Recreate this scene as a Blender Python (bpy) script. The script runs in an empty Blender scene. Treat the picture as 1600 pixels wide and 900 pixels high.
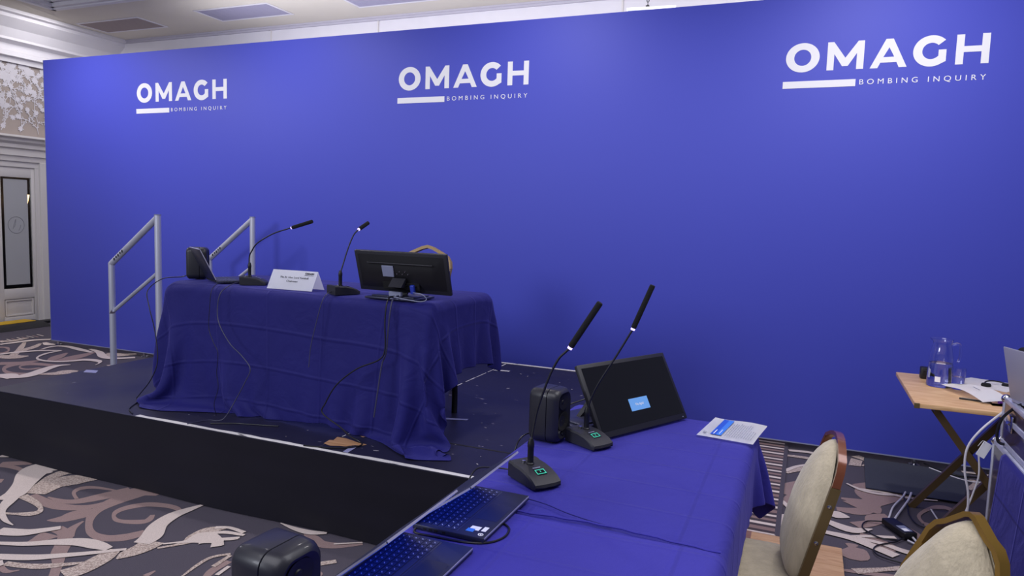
import bpy, bmesh, math, random
import numpy as np
from mathutils import Vector, Matrix
C = bpy.context.scene.collection
PI = math.pi
random.seed(7)

# ------------------------------------------------------------------ camera, world, lights, exposure
scene = bpy.context.scene
CAM = (0.0, 0.0, 1.525)
FPX, YAW, PITCH, ROLL = 1111.137, -0.391753, -0.0946019, 0.031783
cd = bpy.data.cameras.new('camera'); co = bpy.data.objects.new('camera', cd); C.objects.link(co)
cd.sensor_width = 36; cd.lens = FPX / 1600 * 36; cd.clip_start = 0.05; cd.clip_end = 100
fwd = Vector((math.sin(YAW)*math.cos(PITCH), math.cos(YAW)*math.cos(PITCH), math.sin(PITCH)))
rt = Vector((math.cos(YAW), -math.sin(YAW), 0)); up = rt.cross(fwd)
r2 = math.cos(ROLL)*rt + math.sin(ROLL)*up; u2 = -math.sin(ROLL)*rt + math.cos(ROLL)*up
co.matrix_world = Matrix(((r2.x, u2.x, -fwd.x, CAM[0]), (r2.y, u2.y, -fwd.y, CAM[1]), (r2.z, u2.z, -fwd.z, CAM[2]), (0, 0, 0, 1)))
scene.camera = co
scene.view_settings.view_transform = 'Standard'; scene.view_settings.look = 'None'
scene.view_settings.gamma = 1; scene.view_settings.use_curve_mapping = False
scene.view_settings.exposure = 0.0
w = bpy.data.worlds.new('world'); scene.world = w; w.use_nodes = True
w.node_tree.nodes['Background'].inputs[0].default_value = (0.62, 0.66, 0.85, 1)
w.node_tree.nodes['Background'].inputs[1].default_value = 0.17

def area(name, loc, target, sx, sy, power, col=(1, 1, 1), spread=180):
    l = bpy.data.lights.new(name, 'AREA'); l.shape = 'RECTANGLE'; l.size = sx; l.size_y = sy
    l.energy = power; l.color = col; l.spread = math.radians(spread)
    o = bpy.data.objects.new(name, l); C.objects.link(o); o.location = loc
    o.rotation_euler = (Vector(target) - Vector(loc)).to_track_quat('-Z', 'Y').to_euler()
    return o
def spot(name, loc, target, power, ang=120, blend=1, rad=0.12, col=(1, 1, 1)):
    l = bpy.data.lights.new(name, 'SPOT'); l.energy = power; l.spot_size = math.radians(ang); l.spot_blend = blend
    l.shadow_soft_size = rad; l.color = col
    o = bpy.data.objects.new(name, l); C.objects.link(o); o.location = loc
    o.rotation_euler = (Vector(target) - Vector(loc)).to_track_quat('-Z', 'Y').to_euler()
    return o
# soft key light from behind and left of the camera, its source unseen
area('left_front_light', (-5.5, -3.6, 3.2), (-2.0, 5.0, 1.4), 2.2, 1.6, 185, (0.86, 0.90, 1.0))
area('ceiling_panel_light', (-1.5, -0.6, 3.8), (-1.5, -0.3, 0), 4.5, 2.6, 125, (0.93, 0.93, 1.0))
area('ceiling_panel_light', (0.9, 2.5, 3.8), (0.9, 2.7, 0), 2.2, 1.4, 55, (0.93, 0.93, 1.0))
spot('ceiling_key_spot', (-7.2, 2.9, 3.6), (-2.4, 5.2, 0.6), 95, 100, 1, 0.10, (0.95, 0.95, 1.0))
for lx, lp in ((-6.9, 165), (-4.3, 92), (-1.9, 86), (0.5, 95)):
    spot('ceiling_downlight', (lx, 4.1, 3.78), (lx, 4.6, 0), lp, 150, 1, 0.12, (1.0, 0.95, 0.95))
area('left_wall_fill', (-8.2, 6.1, 3.75), (-8.9, 5.9, 0), 0.7, 1.2, 24, (0.97, 0.95, 0.97))  # added fill that brightens the left wall and door
area('back_wall_uplight', (-2.5, 6.1, 3.2), (-2.5, 7.3, 3.75), 8.0, 0.25, 56, (0.90, 0.90, 1.0))  # added uplight behind the backdrop, brightens the back wall and ceiling

# ------------------------------------------------------------------ materials
def lin(c):
    if isinstance(c, str):
        c = [int(c[i:i+2], 16)/255 for i in (0, 2, 4)]
    return tuple(v/12.92 if v <= 0.04045 else ((v+0.055)/1.055)**2.4 for v in c) + (1,)
def mat(name, col, rough=0.6, metal=0.0, spec=0.5, var=0.0, vscale=6.0, bump=0.0, bscale=60.0, stretch=(1, 1, 1), sheen=0, coat=0):
    m = bpy.data.materials.new(name); m.use_nodes = True
    nt = m.node_tree; N = nt.nodes; b = N['Principled BSDF']
    c = lin(col)
    b.inputs['Base Color'].default_value = c; b.inputs['Roughness'].default_value = rough
    b.inputs['Metallic'].default_value = metal; b.inputs['Specular IOR Level'].default_value = spec
    if sheen: b.inputs['Sheen Weight'].default_value = sheen
    if coat: b.inputs['Coat Weight'].default_value = coat
    if var or bump:
        tc = N.new('ShaderNodeTexCoord'); mp = N.new('ShaderNodeMapping'); mp.inputs['Scale'].default_value = stretch
        nt.links.new(tc.outputs['Object'], mp.inputs['Vector'])
    if var:
        nz = N.new('ShaderNodeTexNoise'); nz.inputs['Scale'].default_value = vscale; nz.inputs['Detail'].default_value = 5
        nt.links.new(mp.outputs[0], nz.inputs['Vector'])
        rmp = N.new('ShaderNodeMapRange'); rmp.inputs[1].default_value = 0.3; rmp.inputs[2].default_value = 0.7
        rmp.inputs[3].default_value = 1-var; rmp.inputs[4].default_value = 1+var
        nt.links.new(nz.outputs[0], rmp.inputs[0])
        mx = N.new('ShaderNodeVectorMath'); mx.operation = 'SCALE'; mx.inputs[0].default_value = c[:3]
        nt.links.new(rmp.outputs[0], mx.inputs['Scale']); nt.links.new(mx.outputs[0], b.inputs['Base Color'])
    if bump:
        nb = N.new('ShaderNodeTexNoise'); nb.inputs['Scale'].default_value = bscale; nb.inputs['Detail'].default_value = 3
        nt.links.new(mp.outputs[0], nb.inputs['Vector'])
        bp = N.new('ShaderNodeBump'); bp.inputs['Strength'].default_value = bump; bp.inputs['Distance'].default_value = 0.01
        nt.links.new(nb.outputs[0], bp.inputs['Height']); nt.links.new(bp.outputs[0], b.inputs['Normal'])
    return m
def emis(name, col, s):
    m = bpy.data.materials.new(name); m.use_nodes = True
    b = m.node_tree.nodes['Principled BSDF']; b.inputs['Base Color'].default_value = (0, 0, 0, 1)
    b.inputs['Emission Color'].default_value = lin(col); b.inputs['Emission Strength'].default_value = s
    return m
def glassm(name, col=(1, 1, 1), rough=0.0, ior=1.45):
    m = bpy.data.materials.new(name); m.use_nodes = True
    b = m.node_tree.nodes['Principled BSDF']; b.inputs['Base Color'].default_value = (*col, 1)
    b.inputs['Roughness'].default_value = rough; b.inputs['IOR'].default_value = ior
    b.inputs['Transmission Weight'].default_value = 1
    return m
def carpetm(name, col, var=0.12, speck=None):
    m = mat(name, col, rough=0.95, spec=0.1, var=var, vscale=260, bump=0.5, bscale=420)
    nt = m.node_tree; N = nt.nodes; b = N['Principled BSDF']
    if speck:
        tc = N.new('ShaderNodeTexCoord'); nz = N.new('ShaderNodeTexNoise'); nz.inputs['Scale'].default_value = 150; nz.inputs['Detail'].default_value = 2
        nt.links.new(tc.outputs['Object'], nz.inputs['Vector'])
        cr = N.new('ShaderNodeValToRGB'); cr.color_ramp.elements[0].position = 0.44; cr.color_ramp.elements[1].position = 0.56
        cr.color_ramp.elements[0].color = lin(col); cr.color_ramp.elements[1].color = lin(speck)
        nt.links.new(nz.outputs[0], cr.inputs[0]); nt.links.new(cr.outputs[0], b.inputs['Base Color'])
    return m
def clothm(name, col):
    """woven cloth with ironed fold creases laid out in the cloth's own flat coordinates (UV, metres)"""
    m = mat(name, col, rough=0.72, spec=0.25, sheen=0.25, var=0.06, vscale=3)
    nt = m.node_tree; N = nt.nodes; L = nt.links; b = N['Principled BSDF']
    b.inputs['Sheen Tint'].default_value = lin('8f8cff')
    uv = N.new('ShaderNodeUVMap'); sp = N.new('ShaderNodeSeparateXYZ'); L.new(uv.outputs[0], sp.inputs[0])
    def ridge(sock, per, off):
        a = N.new('ShaderNodeMath'); a.operation = 'ADD'; a.inputs[1].default_value = off; L.new(sock, a.inputs[0])
        p = N.new('ShaderNodeMath'); p.operation = 'PINGPONG'; p.inputs[1].default_value = per/2; L.new(a.outputs[0], p.inputs[0])
        r = N.new('ShaderNodeMapRange'); r.interpolation_type = 'SMOOTHSTEP'
        r.inputs[1].default_value = 0; r.inputs[2].default_value = 0.012; r.inputs[3].default_value = 1; r.inputs[4].default_value = 0
        L.new(p.outputs[0], r.inputs[0]); return r.outputs[0]
    r1 = ridge(sp.outputs[0], 0.36, 0.1); r2_ = ridge(sp.outputs[1], 0.19, 0.05)
    ad = N.new('ShaderNodeMath'); ad.operation = 'ADD'; L.new(r1, ad.inputs[0]); L.new(r2_, ad.inputs[1])
    nz = N.new('ShaderNodeTexNoise'); nz.inputs['Scale'].default_value = 7; nz.inputs['Detail'].default_value = 6; nz.inputs['Distortion'].default_value = 0.7
    L.new(uv.outputs[0], nz.inputs['Vector'])
    nm = N.new('ShaderNodeMath'); nm.operation = 'MULTIPLY'; nm.inputs[1].default_value = 3.2; L.new(nz.outputs[0], nm.inputs[0])
    nw = N.new('ShaderNodeTexNoise'); nw.inputs['Scale'].default_value = 320
    L.new(uv.outputs[0], nw.inputs['Vector'])
    nwm = N.new('ShaderNodeMath'); nwm.operation = 'MULTIPLY'; nwm.inputs[1].default_value = 0.15; L.new(nw.outputs[0], nwm.inputs[0])
    a2 = N.new('ShaderNodeMath'); a2.operation = 'ADD'; L.new(ad.outputs[0], a2.inputs[0]); L.new(nm.outputs[0], a2.inputs[1])
    a3 = N.new('ShaderNodeMath'); a3.operation = 'ADD'; L.new(a2.outputs[0], a3.inputs[0]); L.new(nwm.outputs[0], a3.inputs[1])
    bp = N.new('ShaderNodeBump'); bp.inputs['Strength'].default_value = 0.55; bp.inputs['Distance'].default_value = 0.006
    L.new(a3.outputs[0], bp.inputs['Height']); L.new(bp.outputs[0], b.inputs['Normal'])
    return m
def woodm(name, c1, c2, scale=(1, 14, 14), rough=0.4):
    m = mat(name, c1, rough=rough, spec=0.4)
    nt = m.node_tree; N = nt.nodes; L = nt.links; b = N['Principled BSDF']
    tc = N.new('ShaderNodeTexCoord'); mp = N.new('ShaderNodeMapping'); mp.inputs['Scale'].default_value = scale
    L.new(tc.outputs['Object'], mp.inputs[0])
    nz = N.new('ShaderNodeTexNoise'); nz.inputs['Scale'].default_value = 3.2; nz.inputs['Detail'].default_value = 7; nz.inputs['Distortion'].default_value = 0.9
    L.new(mp.outputs[0], nz.inputs['Vector'])
    cr = N.new('ShaderNodeValToRGB'); cr.color_ramp.elements[0].position = 0.35; cr.color_ramp.elements[1].position = 0.66
    cr.color_ramp.elements[0].color = lin(c2); cr.color_ramp.elements[1].color = lin(c1)
    L.new(nz.outputs[0], cr.inputs[0]); L.new(cr.outputs[0], b.inputs['Base Color'])
    return m
def deckm(name, col, strip=False):
    """scuffed black stage ply: sparse pale flecks and scratches; strip = white worn edge paint"""
    m = mat(name, col, rough=0.42, spec=0.45)
    nt = m.node_tree; N = nt.nodes; L = nt.links; b = N['Principled BSDF']
    tc = N.new('ShaderNodeTexCoord')
    vo = N.new('ShaderNodeTexNoise'); vo.inputs['Scale'].default_value = 24; vo.inputs['Detail'].default_value = 6
    mp = N.new('ShaderNodeMapping'); mp.inputs['Scale'].default_value = (0.6, 1.7, 1); mp.inputs['Rotation'].default_value = (0, 0, 0.35)
    L.new(tc.outputs['Object'], mp.inputs[0]); L.new(mp.outputs[0], vo.inputs['Vector'])
    cr = N.new('ShaderNodeValToRGB'); e = cr.color_ramp.elements
    if strip:
        e[0].position = 0.31; e[1].position = 0.35; e[0].color = lin('25232d'); e[1].color = lin(col)
        vo.inputs['Scale'].default_value = 14
    else:
        e[0].position = 0.725; e[1].position = 0.75; e[0].color = lin(col); e[1].color = lin('9a93a0')
    L.new(vo.outputs[0], cr.inputs[0])
    big = N.new('ShaderNodeTexNoise'); big.inputs['Scale'].default_value = 2.0; big.inputs['Detail'].default_value = 4
    L.new(tc.outputs['Object'], big.inputs['Vector'])
    mr = N.new('ShaderNodeMapRange'); mr.inputs[1].default_value = 0.3; mr.inputs[2].default_value = 0.7; mr.inputs[3].default_value = 0.85; mr.inputs[4].default_value = 1.2
    L.new(big.outputs[0], mr.inputs[0])
    sc = N.new('ShaderNodeVectorMath'); sc.operation = 'SCALE'; L.new(cr.outputs[0], sc.inputs[0]); L.new(mr.outputs[0], sc.inputs['Scale'])
    L.new(sc.outputs[0], b.inputs['Base Color'])
    rr = N.new('ShaderNodeMapRange'); rr.inputs[3].default_value = 0.3; rr.inputs[4].default_value = 0.55
    L.new(big.outputs[0], rr.inputs[0]); L.new(rr.outputs[0], b.inputs['Roughness'])
    return m

m_back = mat('backdrop_blue_print', '4850c3', rough=0.58, spec=0.4)
m_logo = mat('logo_white_print', 'f3f3fa', rough=0.5, spec=0.3)
m_cloth = clothm('blue_tablecloth', '322e92')
m_cloth1 = clothm('blue_tablecloth_near', '38339a')
m_cloth2 = clothm('navy_cover', '1b1a66')
m_carpet = carpetm('carpet_charcoal', '58535f')
m_mauve = carpetm('carpet_mauve', '9c8584')
m_cream = carpetm('carpet_cream', 'd8c9c4')
m_tan = carpetm('carpet_tan_fleck', 'a8958e', speck='d3c2ba')
m_ceil = mat('ceiling_cream', 'd8d1c4', rough=0.9, var=0.04, vscale=1.2)
m_white = mat('white_paint', 'dedbe0', rough=0.6, var=0.02)
m_trim = mat('trim_paint', 'd9d4d2', rough=0.55)
m_doorp = mat('door_paint', 'd2cecd', rough=0.4)
m_paper = mat('wallpaper_taupe', '9f938d', rough=0.8, var=0.03)
m_paperfl = mat('wallpaper_blossom', 'cfcbd2', rough=0.5)
m_deck = deckm('stage_black_ply', '201f33')
m_strip = deckm('worn_white_edge', 'd6d3d4', True)
m_skirt = mat('black_skirt_cloth', '181621', rough=0.85, spec=0.12, sheen=0.1, var=0.1, vscale=2)
m_bare = woodm('bare_ply', 'c79a72', 'a87d55')
m_alu = mat('brushed_aluminium', 'c9cbdc', rough=0.42, metal=0.45, var=0.1, vscale=9, stretch=(1, 1, 0.2))
m_chrome = mat('polished_steel', 'c8c8d0', rough=0.18, metal=1)
m_blk = mat('black_plastic', '101016', rough=0.45)
m_blk2 = mat('charcoal_plastic', '1e1e27', rough=0.5, bump=0.05, bscale=500)
m_spk = mat('speaker_graphite', '1c1c27', rough=0.42, coat=0.1)
m_scr = mat('screen_glass', '14141c', rough=0.16, spec=0.5)
m_foam = mat('black_foam', '101014', rough=0.95, bump=0.6, bscale=400)
m_lapt = mat('laptop_dark_shell', '3d3f55', rough=0.36, metal=0.55)
m_lid = mat('laptop_lid_edge', 'b6b4cc', rough=0.35, metal=0.4)
m_key = mat('keycap', '2a2f58', rough=0.5)
m_lit = emis('laptop_screen_lit', '3355ff', 0.7)
m_cabd = mat('dark_grey_cable', '3a3a55', rough=0.45)
m_legend = mat('key_legend', 'd5dcff', rough=0.5)
m_cardw = mat('white_card', 'f8f8ff', rough=0.6)
m_sheetw = mat('white_sheet', 'fafaff', rough=0.6)
m_ink = mat('black_ink', '33333f', rough=0.7)
m_inkl = mat('grey_ink', '8d8fa3', rough=0.7)
m_bluep = mat('blue_print', '1f55cf', rough=0.55)
m_bluel = mat('light_blue_print', '3b7de6', rough=0.55)
m_gold = mat('gold_anodised', 'a5813a', rough=0.33, metal=0.7)
m_brass = mat('dull_brass', '7c6a4a', rough=0.4, metal=0.6)
m_copper = mat('copper_brown_lacquer', '74402a', rough=0.25, metal=0.2, coat=0.5)
m_gum = mat('table_leg_bronze', '5f4c33', rough=0.4, metal=0.3)
m_oak = woodm('oak_laminate', 'dcb68a', 'c59a6c', (2, 16, 16))
m_floorb = woodm('oak_floor_board', 'd2ab80', 'b98e66', (2.2, 22, 10), 0.35)
m_floord = woodm('shaded_floor_band', '96705c', '83604e', (2.2, 22, 10), 0.35)
m_silver = mat('silver_laptop', 'b9b7c4', rough=0.4, metal=0.3)
m_case = mat('case_dark_laminate', '35272c', rough=0.3, coat=0.4)
m_mat = mat('grey_rubber_mat', '3a3d48', rough=0.8, var=0.06, vscale=40, bump=0.3, bscale=200)
m_wcab = mat('white_cable_sheath', 'd6d3de', rough=0.45)
m_bcab = mat('black_cable_sheath', '12121a', rough=0.4)
m_grey = mat('grey_plate', '8388a4', rough=0.4)
m_yel = mat('yellow_rubber', 'c9a013', rough=0.6)
m_green = mat('green_paper', '7f9a4a', rough=0.6); m_purple = mat('purple_marker', '7a3fb0', rough=0.4)
m_glass = glassm('clear_glass'); m_water = glassm('water', (0.97, 0.98, 1), 0, 1.33)
m_pane = glassm('door_glass', (0.95, 0.97, 1), 0.02, 1.2)
m_frost = mat('frosted_film', 'a7a8ad', rough=0.5)
m_dark = mat('dark_backroom', '2a2530', rough=0.8)
m_warm = emis('warm_lamp_glow', 'ffd08a', 4.0)
m_ring = emis('microphone_light_ring', 'c8b4ff', 2.2)
m_led = emis('green_led_outline', '3fe0c0', 0.9)
m_dlg = emis('screen_dialog_blue', '6fa8f5', 0.85)

def stripem(name):
    m = mat(name, '5e5a66', rough=0.95, spec=0.1)
    nt = m.node_tree; N = nt.nodes; L = nt.links; b = N['Principled BSDF']
    tc = N.new('ShaderNodeTexCoord'); sp = N.new('ShaderNodeSeparateXYZ'); L.new(tc.outputs['Object'], sp.inputs[0])
    d = N.new('ShaderNodeMath'); d.operation = 'MULTIPLY'; d.inputs[1].default_value = 1/0.252; L.new(sp.outputs[1], d.inputs[0])
    f = N.new('ShaderNodeMath'); f.operation = 'FRACT'; L.new(d.outputs[0], f.inputs[0])
    cr = N.new('ShaderNodeValToRGB'); cr.color_ramp.interpolation = 'CONSTANT'
    K, W_, Mv = lin('4c434a'), lin('d8c9c4'), lin('8b7473')
    seq = [(0, W_), (.12, K), (.25, Mv), (.37, K), (.5, W_), (.60, K), (.72, Mv), (.88, K)]
    e = cr.color_ramp.elements; e[0].position = 0; e[0].color = W_; e[1].position = .12; e[1].color = K
    for p, c in seq[2:]:
        q = e.new(p); q.color = c
    L.new(f.outputs[0], cr.inputs[0]); L.new(cr.outputs[0], b.inputs['Base Color'])
    return m
m_stripe = stripem('carpet_striped_border')

# ------------------------------------------------------------------ mesh helpers
def obj(name, bm, ms, parent=None, smooth=True, ang=40, loc=None, recalc=True):
    me = bpy.data.meshes.new(name)
    if recalc: bmesh.ops.recalc_face_normals(bm, faces=bm.faces[:])
    bm.to_mesh(me); bm.free()
    for mm in (ms if isinstance(ms, (list, tuple)) else [ms]): me.materials.append(mm)
    if smooth:
        me.polygons.foreach_set('use_smooth', [True]*len(me.polygons)); me.set_sharp_from_angle(angle=math.radians(ang))
    o = bpy.data.objects.new(name, me); C.objects.link(o)
    if parent: o.parent = parent
    if loc: o.location = loc
    return o
def thing(name, label, cat, loc=(0, 0, 0), rz=0, group=None):
    o = bpy.data.objects.new(name, None); o.empty_display_size = 0.05; C.objects.link(o)
    o.location = loc; o.rotation_euler = (0, 0, rz); tag(o, label, cat, group); return o
def tag(o, label, cat, group=None, kind=None):
    o['label'] = label; o['category'] = cat
    if group: o['group'] = group
    if kind: o['kind'] = kind
    return o
def struct(name, bm, ms, label=None, smooth=False):
    o = obj(name, bm, ms, smooth=smooth); o['kind'] = 'structure'
    if label: o['label'] = label
    return o
def nb(): return bmesh.new()
def box(bm, a, b, bev=0.0, seg=2, mi=0, M=None):
    r = bmesh.ops.create_cube(bm, size=1); vs = r['verts']
    a = Vector(a); b = Vector(b); s = b-a; c = (a+b)/2
    for v in vs: v.co = Vector((v.co.x*s.x+c.x, v.co.y*s.y+c.y, v.co.z*s.z+c.z))
    fs = list({f for v in vs for f in v.link_faces})
    for f in fs: f.material_index = mi
    if bev:
        es = list({e for v in vs for e in v.link_edges})
        r = bmesh.ops.bevel(bm, geom=es, offset=bev, segments=seg, affect='EDGES', profile=0.5)
        vs = list({v for f in r['faces'] for v in f.verts} | {v for v in vs if v.is_valid})
        for f in {f for v in vs for f in v.link_faces}: f.material_index = mi
    if M is not None:
        for v in vs: v.co = M @ v.co
    return vs
def smoothpath(pts, n=6):
    P = [Vector(p) for p in pts]; out = []
    for i in range(len(P)-1):
        p0 = P[max(i-1, 0)]; p1 = P[i]; p2 = P[i+1]; p3 = P[min(i+2, len(P)-1)]
        for k in range(n):
            t = k/n
            out.append(0.5*((2*p1)+(-p0+p2)*t+(2*p0-5*p1+4*p2-p3)*t*t+(-p0+3*p1-3*p2+p3)*t**3))
    out.append(P[-1]); return out
def tube(bm, pts, r, seg=10, n=0, caps=True, mi=0):
    P = smoothpath(pts, n) if n else [Vector(p) for p in pts]
    rs = r if isinstance(r, (list, tuple)) else [r]*len(P)
    if len(rs) != len(P): rs = [rs[0]+(rs[-1]-rs[0])*i/(len(P)-1) for i in range(len(P))]
    t0 = (P[1]-P[0]).normalized(); a = t0.orthogonal().normalized(); rings = []
    for i, p in enumerate(P):
        t = ((P[min(i+1, len(P)-1)]-p).normalized()+(p-P[max(i-1, 0)]).normalized())
        t = t.normalized() if t.length > 1e-6 else t0
        a = (a-t*a.dot(t)); a = a.normalized() if a.length > 1e-6 else t.orthogonal().normalized()
        b = t.cross(a)
        rings.append([bm.verts.new(p+(a*math.cos(2*PI*k/seg)+b*math.sin(2*PI*k/seg))*rs[i]) for k in range(seg)])
    for i in range(len(rings)-1):
        for k in range(seg):
            f = bm.faces.new((rings[i][k], rings[i][(k+1) % seg], rings[i+1][(k+1) % seg], rings[i+1][k])); f.material_index = mi
    if caps:
        bm.faces.new(rings[0][::-1]).material_index = mi; bm.faces.new(rings[-1]).material_index = mi
def bar(bm, pts, up_, wd, th, mi=0):
    """rectangular section swept along pts; wd measured along up_"""
    P = [Vector(p) for p in pts]; U = Vector(up_).normalized(); rings = []
    for i, p in enumerate(P):
        d1 = (P[min(i+1, len(P)-1)]-p); d0 = (p-P[max(i-1, 0)])
        t = (d1.normalized() if d1.length > 1e-9 else Vector()) + (d0.normalized() if d0.length > 1e-9 else Vector())
        t.normalize(); s = t.cross(U).normalized()
        k = 1.0
        if d1.length > 1e-9 and d0.length > 1e-9:
            k = 1/max(0.5, math.cos(d1.angle(d0)/2))
        rings.append([bm.verts.new(p+U*wd/2*x+s*th/2*y*k) for x, y in ((-1, -1), (1, -1), (1, 1), (-1, 1))])
    for i in range(len(rings)-1):
        for k in range(4):
            f = bm.faces.new((rings[i][k], rings[i][(k+1) % 4], rings[i+1][(k+1) % 4], rings[i+1][k])); f.material_index = mi
    bm.faces.new(rings[0][::-1]).material_index = mi; bm.faces.new(rings[-1]).material_index = mi
def lathe(bm, prof, seg=32, c=(0, 0, 0), mi=0, close=False):
    rings = []
    for r, z in prof:
        if r < 1e-6: rings.append([bm.verts.new((c[0], c[1], c[2]+z))])
        else: rings.append([bm.verts.new((c[0]+r*math.cos(2*PI*k/seg), c[1]+r*math.sin(2*PI*k/seg), c[2]+z)) for k in range(seg)])
    n = len(rings)
    for i in range(n if close else n-1):
        A, B = rings[i], rings[(i+1) % n]
        for k in range(seg):
            k2 = (k+1) % seg
            if len(A) == 1 and len(B) == 1: continue
            vs = (A[0], B[k2], B[k]) if len(A) == 1 else ((A[k], A[k2], B[0]) if len(B) == 1 else (A[k], A[k2], B[k2], B[k]))
            bm.faces.new(vs).material_index = mi
def prism(bm, poly, axis, a, b, mi=0, M=None):
    """extrude a 2-D polygon along an axis: axis x -> (.,y,z), y -> (x,.,z), z -> (x,y,.)"""
    def mk(p, t):
        v = {'x': (t, p[0], p[1]), 'y': (p[0], t, p[1]), 'z': (p[0], p[1], t)}[axis]
        v = Vector(v); return bm.verts.new(M @ v if M is not None else v)
    A = [mk(p, a) for p in poly]; B = [mk(p, b) for p in poly]; n = len(poly)
    bm.faces.new(A[::-1]).material_index = mi; bm.faces.new(B).material_index = mi
    for i in range(n): bm.faces.new((A[i], A[(i+1) % n], B[(i+1) % n], B[i])).material_index = mi
def textobj(name, body, size, m, parent, M, ext=0.0004, spacing=1.0, align='LEFT', width=None, bold=0.0):
    cu = bpy.data.curves.new(name, 'FONT'); cu.body = body; cu.size = size; cu.extrude = ext; cu.space_character = spacing
    cu.align_x = align; cu.offset = bold
    t = bpy.data.objects.new(name, cu); C.objects.link(t)
    dg = bpy.context.evaluated_depsgraph_get(); me = bpy.data.meshes.new_from_object(t.evaluated_get(dg))
    bpy.data.objects.remove(t); me.materials.clear(); me.materials.append(m)
    if width:
        xs = [v.co.x for v in me.vertices]; k = width/(max(xs)-min(xs)); x0 = min(xs)
        for v in me.vertices: v.co.x = (v.co.x-x0)*k
    me.transform(M)
    o = bpy.data.objects.new(name, me); C.objects.link(o); o.parent = parent; return o
def frame(o, x, y):
    """4x4 with origin o, text-right x, text-up y"""
    x = Vector(x).normalized(); y = Vector(y).normalized(); z = x.cross(y)
    return Matrix(((x.x, y.x, z.x, o[0]), (x.y, y.y, z.y, o[1]), (x.z, y.z, z.z, o[2]), (0, 0, 0, 1)))
def cable(name, pts, r, m, label, n=6, group=None, parent=None, seg=8):
    o0 = Vector(pts[0]); bm = nb(); tube(bm, [Vector(p)-o0 for p in pts], r, seg, n)
    o = obj(name, bm, m, parent, loc=o0)
    if label: tag(o, label, 'cable', group)
    return o

# ------------------------------------------------------------------ room shell
BX0, BX1, BY, BZ0, BZ1 = -7.66, 2.4, 5.24, 0.048, 3.068
H = 3.85
bm = nb()
vs = [bm.verts.new(p) for p in ((-9.3, -1.2, 0), (4.2, -1.2, 0), (4.2, 7.31, 0), (-9.3, 7.31, 0))]; bm.faces.new(vs)
def ribbon(bm, pts, mi, z):
    P = smoothpath([(x, y, w_) for x, y, w_ in pts], 6); L_, R_ = [], []
    for i, p in enumerate(P):
        t = Vector((P[min(i+1, len(P)-1)].x-P[max(i-1, 0)].x, P[min(i+1, len(P)-1)].y-P[max(i-1, 0)].y))
        t = t.normalized() if t.length > 1e-9 else Vector((1, 0)); w_ = max(p.z, 0.002)
        L_.append(bm.verts.new((p.x-t.y*w_, p.y+t.x*w_, z))); R_.append(bm.verts.new((p.x+t.y*w_, p.y-t.x*w_, z)))
    for i in range(len(P)-1):
        L_[i+1].co.z += 0.000012*(i+1); R_[i+1].co.z += 0.000012*(i+1)
        try: bm.faces.new((L_[i], R_[i], R_[i+1], L_[i+1])).material_index = mi
        except ValueError: pass

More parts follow.
